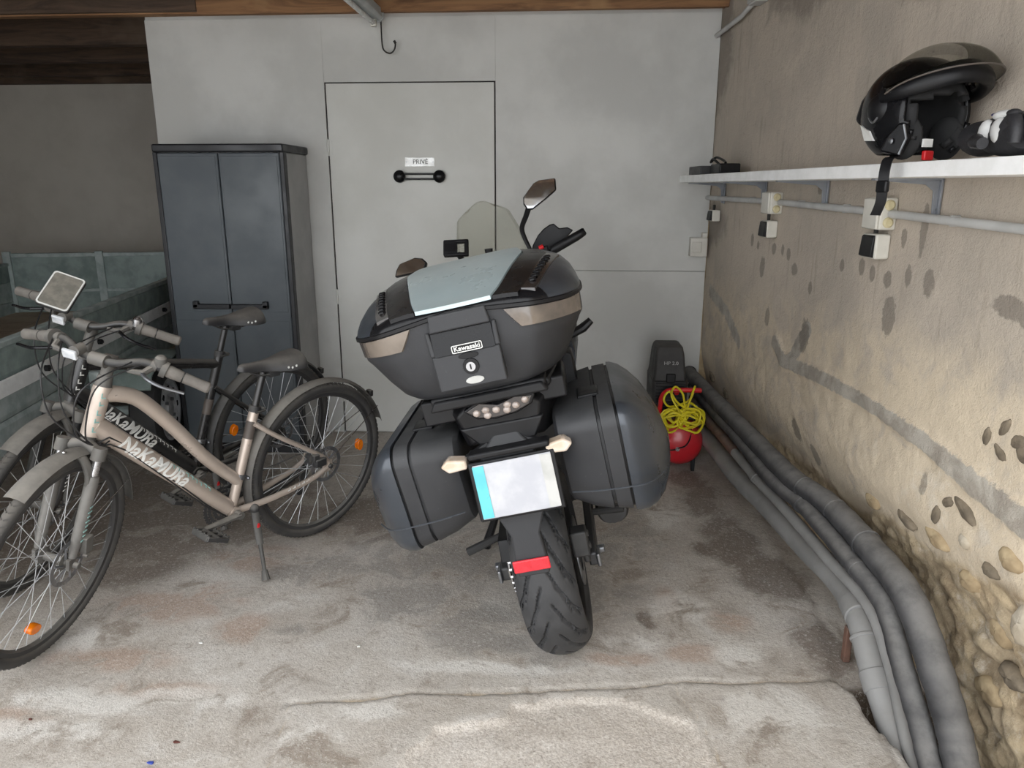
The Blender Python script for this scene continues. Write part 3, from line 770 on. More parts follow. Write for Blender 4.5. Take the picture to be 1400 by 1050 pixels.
for s, x in ((1, .170), (-1, -TW - .170)):
    w = MB(); w.lathe([(.17, -.06), (.20, -.075), (.245, -.075), (.268, -.06), (.275, -.03), (.275, .03), (.268, .06), (.245, .075), (.20, .075), (.17, .06)], 40, 0, (x, -.32, .278))
    wo = tb(w, 'wheel', 'rubber')
    r = MB(); xo = x + s * .055
    r.lathe([(.0, .012), (.045, .012), (.055, 0), (.085, -.012), (.105, .012), (.135, .004), (.15, -.02), (.165, .01), (.178, .012), (.178, -.1)], 40, 0, (0, 0, 0), Matrix.Translation((xo, -.32, .278)) @ (Matrix.Scale(s, 4, (1, 0, 0))))
    ro = r.build('rim', 'rim_silver', wo)
    for k in range(8):
        a = 2 * math.pi * k / 8
        mm = Matrix.Translation((xo + s * .008, -.32, .278)) @ Matrix.Rotation(a, 4, 'X')
        MB().box((0, .126, 0), (.006, .022, .03), mm).build('rim_slot', 'black', ro, bevel=.002)
    for k in range(4):
        a = 2 * math.pi * (k + .5) / 4
        MB().cyl((xo + s * .0, .065 * math.cos(a) - .32, .278 + .065 * math.sin(a)), (xo + s * .016, .065 * math.cos(a) - .32, .278 + .065 * math.sin(a)), .01, 6).build('wheel_bolt', 'steel', ro)

# ================================================================== BICYCLES
def wheel_parts(mb_m, hub, root, name, rear, disc_side=-1, reflector_angle=None, spoke_seed=0):
    """tyre as the wheel object, rim, hub, spokes, brake disc as its pieces; mb_m bakes the steering turn"""
    hy, hz = hub
    t = MB(mb_m)
    n = 72
    prof = []
    for k in range(14):
        a = 2 * math.pi * k / 14
        prof.append((.329 + .0205 * math.cos(a), .0205 * math.sin(a)))
    t.lathe(prof, n, 0, (0, hy, hz), closed=True)
    # herringbone tread ridges
    for k in range(96):
        a = 2 * math.pi * k / 96
        for s in (-1, 1):
            pts = []
            for j in range(3):
                u = j / 2
                ang = a + .030 * u
                th = s * (0.12 + 0.85 * u)
                r = .329 + .0215 * math.cos(th); x = .0215 * math.sin(th)
                pts.append((x, hy + r * math.cos(ang), hz + r * math.sin(ang)))
            t.tube(pts, .0024, 3, cap=False)
    w = t.build(name, 'rubber_dusty', root)
    r = MB(mb_m)
    r.lathe([(.311, -.012), (.315, -.009), (.306, 0), (.315, .009), (.311, .012), (.298, .010), (.290, .0), (.298, -.010)], n, 0, (0, hy, hz), closed=True)
    r.build('rim', 'black_dusty', w)
    h = MB(mb_m)
    wd = .065 if rear else .05
    h.lathe([(0, -wd), (.008, -wd), (.012, -.042), (.028, -.038), (.028, -.034), (.014, -.028), (.014, .028), (.028, .034), (.028, .038), (.012, .042), (.008, wd), (0, wd)], 24, 0, (0, hy, hz))
    h.build('hub', 'dusty_grey', w)
    sp = MB(mb_m)
    ns = 32
    for k in range(ns):
        s = -1 if k % 2 else 1
        ar = 2 * math.pi * k / ns
        off = (1 if (k // 2) % 2 else -1) * 1.15
        ah = ar + off
        sp.tube([(s * .036, hy + .027 * math.cos(ah), hz + .027 * math.sin(ah)), (s * .002, hy + .300 * math.cos(ar), hz + .300 * math.sin(ar))], .0013, 4, cap=False)
    sp.build('spokes', 'spoke', w)
    d = MB(mb_m)
    x = disc_side * .048
    for k in range(6):
        a = 2 * math.pi * k / 6
        d.tube([(x, hy + .022 * math.cos(a), hz + .022 * math.sin(a)), (x, hy + .066 * math.cos(a + .35), hz + .066 * math.sin(a + .35))], .004, 4)
    d.lathe([(.064, -.001), (.080, -.001), (.080, .001), (.064, .001)], 40, 0, (x, hy, hz), closed=True)
    d.build('brake_disc', 'steel', w)
    if reflector_angle is not None:
        a = R(reflector_angle)
        mm = Matrix.Translation((0, hy + .235 * math.cos(a), hz + .235 * math.sin(a))) @ Matrix.Rotation(a, 4, 'X')
        rf = MB(mb_m)
        pl = [(.027 * math.cos(q) * (1 if abs(math.cos(q)) > .3 else 1), .017 * math.sin(q)) for q in [2 * math.pi * k / 14 for k in range(14)]]
        rf.prism([(p[1], p[0]) for p in pl], -.012, .012, 0, mm)
        rf.build('wheel_reflector', 'orange', w, bevel=.003)
    return w

def fender_arc(mb, hub, r, a0, a1, w, n=40, th=.0022):
    hy, hz = hub
    prof = []
    for k in range(7):
        u = -1 + 2 * k / 6
        prof.append((r - .012 * u * u, u * w / 2))
    prof2 = prof + [(p[0] - th, p[1] * .97) for p in prof[::-1]]
    mb.lathe(prof2, n, 0, (0, hy, hz), None, True, R(a0), R(a1))

def make_bike(name, label, cfg):
    yaw, lean, cx, cy = cfg['pose']
    mtx = Matrix.Translation((cx, cy, 0)) @ Matrix.Rotation(yaw, 4, 'Z') @ Matrix.Rotation(-lean, 4, 'Y')
    root = tag(empty(name, mat=mtx), label, 'bicycle', 'two parked bicycles')
    FM = cfg['frame_mat']
    RH, FH, BB = (0.0, .351), (1.085, .351), (.437, .275)
    HB, HT = (.936, .735), (.880, .890)
    st_top = cfg['st_top']
    ax = Vector((0, HT[0] - HB[0], HT[1] - HB[1])).normalized()
    piv = Vector((0, HB[0], HB[1]))
    S = Matrix.Translation(piv) @ Matrix.Rotation(R(cfg['steer']), 4, ax) @ Matrix.Translation(-piv)
    # wheels
    wheel_parts(None, RH, root, 'rear_wheel', True, -1, cfg['refl_rear'])
    wheel_parts(S, FH, root, 'front_wheel', False, -1, cfg['refl_front'])
    # frame
    f = MB()
    f.tube([(0, HT[0], HT[1]), (0, HB[0], HB[1])], .029, 18)
    dt0 = (0, HB[0] - .012, HB[1] + .035)
    f.tube([dt0, (0, BB[0] + .015, BB[1] + .02)], [.0345, .0315], 20)
    f.tube([(0, BB[0], BB[1]), (0, *st_top)], .0195, 16)
    if cfg['step']:
        tt = spline([(0, HT[0] + .005, HT[1] - .028), (0, .835, .852), (0, .765, .815), (0, .66, .695), (0, .53, .525), (0, .405, .395)], 8)
        f.tube(tt, [.028, .0235], 18)
    else:
        f.tube([(0, HT[0] + .006, HT[1] - .022), (0, st_top[0] + .012, st_top[1] - .045)], [.0235, .0205], 16)
    f.cyl((-.038, *BB), (.038, *BB), .024, 20)
    ss_y = cfg['ss_join']
    for s in (-1, 1):
        f.tube(spline([(s * .018, ss_y[0], ss_y[1]), (s * .045, (ss_y[0] + .10) * .55, ss_y[1] * .78 + .06), (s * .062, .03, .40), (s * .066, .0, .355)], 6), [.0105, .0085], 10)
        f.tube(spline([(s * .022, BB[0] - .02, BB[1] + .002), (s * .045, .27, .288), (s * .062, .09, .315), (s * .066, .0, .351)], 6), [.0125, .0095], 10, flat=1.2)
        f.prism([(-.022, .335), (.02, .325), (.035, .345), (.02, .375), (-.012, .378)], s * .066 - .004, s * .066 + .004, 0)
    frame = f.build('frame', FM, root, smooth=50)
    # lettering on the left face of the down tube
    d = Vector((0, BB[0] + .015 - dt0[1], BB[1] + .02 - dt0[2])).normalized()
    upv = Vector((0, -d.z, d.y)); upv = upv if upv.z > 0 else -upv
    c = Vector(dt0) + d * .255
    text('NaKaMURa', .076, 'decal_white', frame, frame_mtx(c, d, upv), shear=.35, bold=.0011, width=.315, extrude=.0012, wrap=.0347)
    dc = MB()
    rg = random.Random(3)
    for k in range(9):
        q = Vector(dt0) + d * (.33 + .024 * k) + upv * (.026 + rg.uniform(-.002, .002))
        mm = frame_mtx(q + Vector((-.0215, 0, 0)), d, upv + Vector((.9, 0, 0)))
        dc.box((0, 0, 0), (.017, .003, .002), mm); dc.box((.006, -.006, 0), (.003, .012, .002), mm)
    dc.build('decal', 'decal_teal' if cfg['step'] else 'decal_white', frame)
    dh = MB()
    for k in range(5):
        q = piv + ax * (.02 + .028 * k)
        mm = frame_mtx(q + Vector((-.0285, .004, 0)), (0, 1, .25), ax)
        dh.box((0, .004 * (k % 2), 0), (.014, .004, .003), mm); dh.box((.006, .008, 0), (.003, .014, .003), mm)
    dh.build('decal', 'decal_teal' if cfg['step'] else 'decal_white', frame)
    sd = Vector((0, st_top[0] - BB[0], st_top[1] - BB[1])).normalized()
    bq = Vector((0, *BB)) + sd * (.33 if cfg['step'] else .30)
    MB().tube([bq - sd * .035, bq + sd * .035], .0200, 16).build('seat_tube_label', 'decal_grey', frame)
    # chain stay decal
    mm = frame_mtx((-.068, .15, .312), (0, -1, .11), (0, .11, 1))
    dcs = MB()
    for k in range(6):
        dcs.box((-.06 + .024 * k, 0, 0), (.014, .003, .002), mm); dcs.box((-.055 + .024 * k, .003, 0), (.003, .01, .002), mm)
    dcs.build('decal', 'decal_white', frame)
    # fork (turns with the steering)
    fk = MB(S)
    off = Vector((0, .045, .017))
    cr = piv - ax * .035
    fk.tube([piv + ax * .01, cr], .022, 16)
    fk.tube(spline([cr + Vector((-.062, .02, -.005)), cr + Vector((-.03, .012, .006)), cr + Vector((0, .005, .012)), cr + Vector((.03, .012, .006)), cr + Vector((.062, .02, -.005))], 5), .0185, 12)
    fork = fk.build('fork', 'dusty_grey', root)
    for s in (-1, 1):
        top = cr + Vector((s * .062, .022, .018)); mid = Vector((s * .060, FH[0] - .012, FH[1] + .20)) * .45 + top * .55
        bot = Vector((s * .058, FH[0], FH[1] + .0))
        dirn = (bot - top).normalized()
        MB(S).tube([top + dirn * .03, top + dirn * .12], .014, 14).build('stanchion', 'chrome' if cfg['step'] else 'black', fork)
        MB(S).tube([top - dirn * .004, top + dirn * .036], [.021, .023], 14).build('fork_cap', 'dusty_grey', fork)
        lg = MB(S); lg.tube([top + dirn * .09, top + dirn * .12, top + dirn * .30, bot - dirn * .02], [.019, .0205, .018, .013], 14); lg.box(bot[:], (.012, .03, .04))
        lo = lg.build('fork_leg', 'fork_grey' if cfg['step'] else 'bike_black', fork)
        dd = MB(S)
        for k in range(8):
            q = top + dirn * (.19 + .016 * k)
            dd.box((q.x - .0195 , q.y, q.z), (.002, .012 + .006 * (k % 2), .004), None)
        if s < 0: dd.build('decal', 'decal_teal' if cfg['step'] else 'decal_white', lo)
    br = MB(S)
    br.tube(spline([cr + Vector((-.058, .07, -.16)), cr + Vector((-.055, .06, -.07)), cr + Vector((-.03, .055, -.015)), cr + Vector((0, .055, .0)), cr + Vector((.03, .055, -.015)), cr + Vector((.055, .06, -.07)), cr + Vector((.058, .07, -.16))], 6), .012, 10, flat=1.3)
    br.build('fork_arch', 'dusty_grey', fork)
    cl = MB(S); cl.box((-.075, FH[0] - .045, FH[1] + .055), (.03, .035, .06)); cl.cyl((-.07, FH[0], FH[1]), (-.088, FH[0], FH[1]), .011, 12); cl.cyl((-.078, FH[0] - .03, FH[1] + .02), (-.094, FH[0] - .03, FH[1] + .02), .006, 8)
    cl.build('brake_caliper', 'dusty_grey', fork, bevel=.003)
    # fenders
    ff = MB(S); fender_arc(ff, FH, .374, 62, 176, .066)
    ffo = ff.build('front_fender', 'dusty_grey', root)
    MB(S).sphere((0, FH[0] + .378 * math.cos(R(95)), FH[1] + .378 * math.sin(R(95))), .007, 10, 6).build('fender_screw', 'chrome', ffo)
    for s in (-1, 1):
        a = R(160)
        MB(S).tube([(s * .026, FH[0] + .37 * math.cos(a), FH[1] + .37 * math.sin(a)), (s * .066, FH[0] - .035, FH[1] + .11)], .0018, 6).build('fender_stay', 'chrome', ffo)
    rf = MB(); fender_arc(rf, RH, .374, -18, 163, .060)
    rfo = rf.build('rear_fender', 'black_dusty' if not cfg['step'] else 'dusty_grey', root)
    for s in (-1, 1):
        a = R(150)
        MB().tube([(s * .026, RH[0] + .37 * math.cos(a), RH[1] + .37 * math.sin(a)), (s * .069, 0, .37)], .0018, 6).build('fender_stay', 'chrome', rfo)
    MB().box((0, RH[0] + .383 * math.cos(R(140)), RH[1] + .383 * math.sin(R(140))), (.03, .02, .03)).build('rear_reflector', 'black_dusty', rfo, bevel=.004)
    # seat post, clamp, saddle
    sx = Vector((0, *st_top))
    sad = Vector((0, *cfg['saddle']))
    spd = (sad - Vector((0, 0, .045)) - sx)
    MB().tube([sx - sd * .02, sx + sd * (spd.length)], .0142, 14).build('seat_post', 'bike_black', root)
    cb = MB(); cb.tube([sx - sd * .012, sx + sd * .012], .0225, 16); cb.cyl((-.03, sx.y - .025, sx.z), (.035, sx.y - .025, sx.z), .006, 8); cb.tube(spline([(-.03, sx.y - .025, sx.z), (-.045, sx.y - .01, sx.z + .002), (-.05, sx.y + .03, sx.z + .004)], 5), .004, 6)
    cb.build('seat_clamp', 'black_dusty', root)
    def saddle_pt(u, v):
        # u along the length from nose to tail, v across
        y = .145 - .285 * u
        hw = .019 + .062 * float(sstep(.30, .85, np.array(u))) - .012 * max(0, (u - .9) / .1) ** 2
        end = min(1.0, math.sqrt(max(0.0, u * 16)), math.sqrt(max(0.0, (1 - u) * 20)))
        hw *= max(.05, end)
        a = math.pi * v
        x = -hw * math.cos(a) * 1.0
        z = (.018 + .012 * math.sin(math.pi * .5 * u)) * math.sin(a) ** .7 * max(.15, end) - .008 + .012 * (u - .45) ** 2 * 4 - .022 * abs(math.cos(a)) ** 3 * (.4 + .8 * u)
        return (x, y, z)
    smb = MB(Matrix.Translation(sad))
    smb.rings([[saddle_pt(i / 22, j / 14) for j in range(15)] for i in range(23)], True, True, True)
    so = smb.build('saddle', 'saddle', root, smooth=60)
    so_dots = MB(Matrix.Translation(sad))
    for k in range(3):
        so_dots.sphere((-.071 - .001 * k, -.035 - .018 * k, -.008 - .004 * (k % 2)), (.003, .005, .005), 8, 6)
    so_dots.build('saddle_dots', 'decal_white', so)
    rl = MB(Matrix.Translation(sad))
    for s in (-1, 1):
        rl.tube(spline([(s * .012, .10, -.012), (s * .018, .06, -.036), (s * .022, 0, -.040), (s * .026, -.05, -.036), (s * .03, -.10, -.016)], 5), .0035, 6)
    rl.box((0, -.005, -.04), (.055, .045, .02))
    rl.build('saddle_rails', 'black_dusty', so)
    # cranks, chainrings, pedals
    ck = MB()
    for r0, x in ((.088, .046), (.074, .041), (.055, .036)):
        nt = int(r0 * 480)
        prof = []
        for i in range(nt * 2):
            a = 2 * math.pi * i / (nt * 2); rr = r0 + (.003 if i % 2 else -.002)
            prof.append((BB[0] + rr * math.cos(a), BB[1] + rr * math.sin(a)))
        inner = [(BB[0] + (r0 - .013) * math.cos(2 * math.pi * i / (nt * 2)), BB[1] + (r0 - .013) * math.sin(2 * math.pi * i / (nt * 2))) for i in range(nt * 2)]
        n2 = nt * 2
        vv = [(x - .001, *p) for p in prof] + [(x - .001, *p) for p in inner] + [(x + .001, *p) for p in prof] + [(x + .001, *p) for p in inner]
        fc = []
        for i in range(n2):
            j = (i + 1) % n2
            fc += [(i, j, n2 + j, n2 + i), (2 * n2 + i, 3 * n2 + i, 3 * n2 + j, 2 * n2 + j), (i, 2 * n2 + i, 2 * n2 + j, j), (n2 + i, n2 + j, 3 * n2 + j, 3 * n2 + i)]
        ck.add(vv, fc)
    for k in range(4):
        a = R(20 + 90 * k)
        ck.tube([(.045, *BB), (.043, BB[0] + .075 * math.cos(a), BB[1] + .075 * math.sin(a))], .008, 6)
    cs = ck.build('crankset', 'black_dusty', root)
    ca = R(cfg['crank'])
    for s in (-1, 1):
        a = ca if s < 0 else ca + math.pi
        e = (s * .075, BB[0] + .17 * math.cos(a), BB[1] + .17 * math.sin(a))
        arm = MB(); arm.tube([(s * .055, *BB), e], [.016, .012], 10, flat=.8); arm.cyl((s * .04, *BB), (s * .068, *BB), .016, 14)
        arm.build('crank_arm', 'dusty_grey' if s < 0 else 'black_dusty', cs)
        pd = MB(Matrix.Translation((s * .125, e[1], e[2])) @ Matrix.Rotation(R(25), 4, 'X'))
        pd.cyl((-.05, 0, 0), (.05, 0, 0), .012, 10)
        for yy in (-.042, .042):
            pd.box((0, yy, 0), (.092, .010, .024))
            for q in range(5): pd.box((-.04 + .02 * q, yy * 1.08, .012), (.008, .008, .008))
        for xx in (-.046, -.015, .015, .046): pd.box((xx, 0, 0), (.010, .09, .018))
        pd.build('pedal', 'black_dusty', root, bevel=.002)
    ch = MB()
    rs = .040
    for zz, s in ((.085, 1), (-.083, -1)):
        ch.tube([(.044, BB[0], BB[1] + zz), (.044, 0, .351 + s * rs)], .0045, 6, flat=.5)
    ch.build('chain', 'black_dusty', root)
    cas = MB(); 
    for k in range(7): cas.lathe([(.016, 0), (.026 + .004 * k, 0), (.026 + .004 * k, .002), (.016, .002)], 28, 0, (.058 - .0042 * k, 0, .351), closed=True)
    cas.build('cassette', 'steel', root)
    dr = MB(); dr.box((.075, .02, .30), (.02, .035, .06)); dr.cyl((.06, .03, .265), (.07, .03, .265), .022, 14); dr.cyl((.06, .05, .20), (.07, .05, .20), .022, 14); dr.box((.067, .04, .232), (.006, .02, .09))
    dr.build('rear_derailleur', 'black_dusty', root, bevel=.003)
    fd = MB(); q = Vector((0, *BB)) + sd * .14
    fd.tube([q - sd * .01, q + sd * .01], .023, 14); fd.box((.045, q.y - .01, q.z - .03), (.012, .06, .03)); fd.tube([(-.02, q.y - .03, q.z - .01), (.04, q.y - .03, q.z)], .006, 6); fd.sphere((-.018, q.y - .03, q.z - .012), .008, 8, 6)
    fd.build('front_derailleur', 'steel', root, bevel=.003)
    rc = MB(); rc.box((-.072, .055, .385), (.028, .055, .035)); rc.box((-.07, .075, .41), (.02, .03, .03)); rc.cyl((-.07, 0, .351), (-.085, 0, .351), .011, 12)
    rc.build('rear_caliper', 'black_dusty', root, bevel=.004)
    # kickstand on the left: compute the foot so that it meets the ground despite the lean
    kt = Vector((-.045, BB[0] - .075, BB[1] - .005))
    kx, ky = cfg['kick']
    kz = kx * math.tan(-lean) * -1 * -1
    foot = Vector((kx, ky, -kx * math.tan(lean) * -1 + .012))
    foot.z = -math.tan(lean) * kx * 1.0
    foot.z = (-kx) * -math.tan(lean) * -1 + .014 if False else (0.014 - math.sin(lean) * kx) / math.cos(lean)
    ks = MB(); ks.sphere(kt[:], .020, 14, 10)
    ks.tube([kt, kt.lerp(foot, .5)], [.016, .014], 10, flat=.6)
    ks.tube([kt.lerp(foot, .45), kt.lerp(foot, .9)], [.0085, .0075], 10)
    ks.tube([kt.lerp(foot, .86), foot], [.011, .017], 10)
    ko = ks.build('kickstand', 'black_dusty', root)
    pp = kt.lerp(foot, .24)
    MB().sphere((pp.x - .010, pp.y, pp.z), (.003, .008, .016), 10, 8).build('kickstand_badge', 'red', ko)
    # cockpit (turns with the steering)
    sp_ = MB(S)
    t0 = Vector((0, HT[0], HT[1])); top = t0 + ax * cfg['stem_h']
    sp_.tube([t0, t0 + ax * .035], [.026, .022], 16)
    sp_.tube([t0 + ax * .03, top], .0185, 16)
    fwd = Vector((0, -ax.z, ax.y)) * -1
    barc = top + Vector((0, .055, .022))
    sp_.tube([top - ax * .022, top + ax * .018], [.023, .0215], 16)
    sp_.tube([top, barc], [.019, .017], 14)
    sp_.tube([barc + Vector((-.026, 0, 0)), barc + Vector((.026, 0, 0))], .0215, 16)
    sp_.build('stem', 'dusty_grey', root)
    hb = MB(S)
    H = []
    for x, y, z in ((-.315, -.090, -.035), (-.20, -.052, .002), (-.13, -.028, .020), (-.075, -.004, .008), (-.03, 0, 0), (.03, 0, 0), (.075, -.004, .008), (.13, -.028, .020), (.20, -.052, .002), (.315, -.090, -.035)):
        H.append(barc + Vector((x, y, z + cfg['rise'] * abs(x) / .315)))
    pts = spline(H, 6)
    hb.tube(pts, .0125, 12)
    hbo = hb.build('handlebar', 'bike_black' if not cfg['step'] else 'black_dusty', root)
    for s in (-1, 1):
        a, b = H[0 if s < 0 else -1], H[1 if s < 0 else -2]
        dv = (b - a).normalized()
        g = MB(S)
        gp = [a - dv * .006, a, a + dv * .04, a + dv * .078]
        g.tube(gp, [.014, .0185, .0172, .0180], 16)
        g.build('grip', 'grip', hbo)
        g2 = MB(S); g2.tube([a + dv * .082, a + dv * .088, a + dv * .125, a + dv * .132], [.0175, .0190, .0205, .0180], 16)
        g2.build('twist_shifter', 'grip', hbo)
        g3 = MB(S); g3.tube([a + dv * .132, a + dv * .150], .0265, 16); g3.build('shifter_housing', 'dusty_grey', hbo)
        c0 = a + dv * .172
        lv = MB(S)
        lv.tube([c0 - dv * .010, c0 + dv * .010], .0175, 14)
        lv.tube([c0 + Vector((0, .0, -.004)), c0 + Vector((-s * .012, .042, -.016)), c0 + Vector((-s * .055, .052, -.016))], [.012, .011, .007], 8)
        lvo = lv.build('lever_mount', 'dusty_grey', hbo)
        l2 = MB(S)
        l2.tube(spline([c0 + Vector((-s * .012, .045, -.016)), c0 + Vector((s * .02, .062, -.022)), c0 + Vector((s * .06, .058, -.034)), c0 + Vector((s * .105, .036, -.046)), c0 + Vector((s * .122, .030, -.05))], 5), [.0065, .0045], 8)
        l2.build('brake_lever', 'steel' if s < 0 and cfg['step'] else 'black_gloss', lvo)
        bl = None
    # bell on the left
    bx = H[0].lerp(H[1], .0); q = H[1] + (H[2] - H[1]) * .35 + Vector((0, 0, .028))
    be = MB(S); be.lathe([(0, .016), (.010, .015), (.017, .008), (.019, -.004), (.019, -.018), (.0, -.018)], 20, 2, q[:])
    be.build('bell', 'dusty_grey' if cfg['step'] else 'chrome', hbo)
    # cycle lamp bracket with white reflector on the front of the bar
    q = barc + Vector((.058, .02, .022))
    rfm = MB(S); rfm.cyl(q + Vector((0, -.02, .0)), q + Vector((0, .018, 0)), .018, 14); rfm.build('lamp_bracket', 'dusty_grey', hbo)
    mm = Matrix.Translation(q + Vector((.012, .018, -.012))) @ Matrix.Rotation(R(-20), 4, 'X')
    rfm = MB(S); rfm.box((0, 0, 0), (.045, .012, .032), mm); rfm.build('front_reflector', 'refl_white', hbo, bevel=.003)
    # cables
    for k, (x0, bend) in enumerate(((-.15, .12), (.14, .15), (-.12, .17), (.11, .10))):
        s = 1 if x0 > 0 else -1
        pa = barc + Vector((x0, .02, .035)); 
        pb = barc + Vector((x0 * .55, bend, -.02)); pc = barc + Vector((x0 * .1 + .03 * s, bend * .95, -.16)); pd_ = barc + Vector((-.035 * (1 if k % 2 else .6), .06, -.27)); pe = Vector((-.035, HB[0] - .045, HB[1] - .01 - .012 * k))
        pf = S.inverted() @ pe
        MB(S).tube(spline([pa, pb, pc, pd_, pf], 9), .0026, 6).build('cable', 'cable', hbo)
    for k in range(2):
        MB().tube([(-.035 + .0 * k, HB[0] - .045, HB[1] - .01 - .024 * k), (-.030, HB[0] - .10, HB[1] - .055 - .02 * k), (-.022, BB[0] + .12, BB[1] + .08 - .01 * k), (-.02, BB[0] + .02, BB[1] - .02)], .0026, 6).build('cable', 'cable', root)
    return root, S, H, hbo, barc

b1 = make_bike('bicycle', 'dusty champagne bicycle with step-through frame, nearest on its kickstand', dict(
    pose=(2.583, R(6.1), -1.072, 3.01), frame_mat='bike_silver', st_top=(.318, .672), step=True, ss_join=(.335, .62), steer=30, refl_rear=178, refl_front=-68,
    saddle=(.245, .845), crank=3, kick=(-.19, .42), stem_h=.085, rise=0.0))
b2 = make_bike('bicycle', 'dusty black bicycle with straight top tube, behind the champagne one', dict(
    pose=(2.615, R(8.0), -1.443, 3.43), frame_mat='bike_black', st_top=(.298, .80), step=False, ss_join=(.335, .655), steer=30, refl_rear=15, refl_front=None,
    saddle=(.235, .952), crank=-12, kick=(-.19, .42), stem_h=.125, rise=.045))
# square mirror clamped on the black bicycle's right bar
root, S, H, hbo, barc = b2
base_pt = S @ (H[-3] * .5 + H[-2] * .5)
RI = root.matrix_world.inverted()
wp_ = root.matrix_world @ base_pt + Vector((.075, -.03, .035))
zax = Vector((.42, -.62, .66)).normalized()
xax = Vector((.86, .26, -.44)); xax = (xax - zax * xax.dot(zax)).normalized(); yax = zax.cross(xax)
mw = Matrix((xax, yax, zax)).transposed().to_4x4(); mw.translation = wp_
mm = RI @ mw
q = mm.translation.copy()
def rrect(w, h, r, n=5):
    out = []
    for cx_, cy_, a0 in ((w / 2 - r, h / 2 - r, 0), (-w / 2 + r, h / 2 - r, 90), (-w / 2 + r, -h / 2 + r, 180), (w / 2 - r, -h / 2 + r, 270)):
        for k in range(n):
            a = R(a0 + 90 * k / (n - 1)); out.append((cx_ + r * math.cos(a), cy_ + r * math.sin(a)))
    return out
pm = MB(); pm.prism(rrect(.112, .155, .012), -.008, .006, 2, mm)
pmo = pm.build('bar_mirror', 'black_dusty', hbo)
pr_ = MB()
po, pi_ = rrect(.108, .151, .012), rrect(.098, .141, .009)
vv = [(*p, .0085) for p in po] + [(*p, .0085) for p in pi_] + [(*p, .005) for p in po] + [(*p, .005) for p in pi_]
n_ = len(po)
fc = []
for i in range(n_):
    j = (i + 1) % n_
    fc += [(i, j, n_ + j, n_ + i), (i, 2 * n_ + i, 2 * n_ + j, j), (n_ + i, n_ + j, 3 * n_ + j, 3 * n_ + i)]
pr_.add(vv, fc, mm); pr_.build('white_edge', 'decal_white', pmo)
pg = MB(); pg.prism(pi_, .005, .0072, 2, mm); pg.build('dusty_pane', 'mirror_dusty', pmo)
ps = MB(); ps.tube([q, base_pt], .008, 8); ps.build('mount_arm', 'black_dusty', pmo)

# ================================================================== MOTORCYCLE
LEAN = R(13)
MM = Matrix.Translation((.05, 2.27, 0)) @ Matrix.Rotation(-LEAN, 4, 'Y')
moto = tag(empty('motorcycle', mat=MM), 'black touring motorcycle with top case and panniers, leaning on its stand', 'motorcycle')
def mo(mb, n, m, parent=None, **k): return mb.build(n, m, parent or moto, **k)

# --- rear tyre with cut grooves
RA, RZ_ = 0.0, .318
nth, nsx = 540, 56
verts, faces = [], []
grv = 17
for i in range(nth):
    th = 2 * math.pi * i / nth
    for j in range(nsx):
        s_ = -1 + 2 * j / (nsx - 1)                  # across the tread
        ang = s_ * 1.28
        x = .092 * math.sin(ang) / math.sin(1.28) * (1 if abs(s_) < 2 else 1)
        r = .318 - .052 * (1 - math.cos(ang)) / (1 - math.cos(1.28)) * 1.0
        depth = 0.0
        u = abs(s_)
        side = 1 if s_ > 0 else -1
        for (ph, s0, s1, sl, w) in ((0.0, .06, .62, 3.2, .060), (.5, .22, .86, 2.3, .065), (.2, .52, .97, 1.3, .055)):
            if s0 < u < s1:
                ph2 = ph + (0.5 if side > 0 else 0)
                q = (th * grv / (2 * math.pi) - ph2 - sl * (u - s0) ** 1.25) % 1.0
                dd = min(q, 1 - q)
                e = min(1, (u - s0) / .05, (s1 - u) / .08)
                ww = w * (1.0 - .35 * (u - s0) / (s1 - s0))
                if dd < ww * 1.5:
                    depth = max(depth, e * max(0, min(1, (ww * 1.5 - dd) / (ww * .7))))
        r -= .009 * depth
        verts.append((x, RA + r * math.cos(th), RZ_ + r * math.sin(th)))
side_prof = [(.0915, .250), (.086, .232), (.072, .222)]
for i in range(nth):
    for j in range(nsx - 1):
        a, b = i * nsx + j, ((i + 1) % nth) * nsx + j
        faces.append((a, a + 1, b + 1, b))
ty = MB(); ty.add(verts, faces)
for s in (-1, 1):
    ty.lathe([(.266, s * .092), (.250, s * .0925), (.234, s * .088), (.220, s * .074)], 96, 0, (0, RA, RZ_))
tyre = mo(ty, 'rear_wheel', 'moto_tyre', smooth=50)
rm = MB(); rm.lathe([(.222, -.078), (.226, -.070), (.200, -.060), (.192, 0), (.200, .060), (.226, .070), (.222, .078), (.208, .066), (.186, 0), (.208, -.066)], 64, 0, (0, RA, RZ_), closed=True)
for k in range(5):
    a = 2 * math.pi * k / 5 + .3
    for da in (-.14, .14):
        rm.tube([(0, RA + .05 * math.cos(a), RZ_ + .05 * math.sin(a)), (0, RA + .195 * math.cos(a + da), RZ_ + .195 * math.sin(a + da))], [.02, .014], 8)
rm.cyl((-.07, RA, RZ_), (.07, RA, RZ_), .055, 24)
rim_o = mo(rm, 'rim', 'black', tyre)
bd_ = MB(); bd_.lathe([(.07, -.002), (.115, -.002), (.115, .002), (.07, .002)], 40, 0, (.098, RA, RZ_), closed=True); mo(bd_, 'brake_disc', 'steel', tyre)
spk = MB(); spk.lathe([(.05, -.003), (.097, -.003), (.101, 0), (.097, .003), (.05, .003)], 42, 0, (-.118, RA, RZ_), closed=True); mo(spk, 'sprocket', 'steel', tyre)
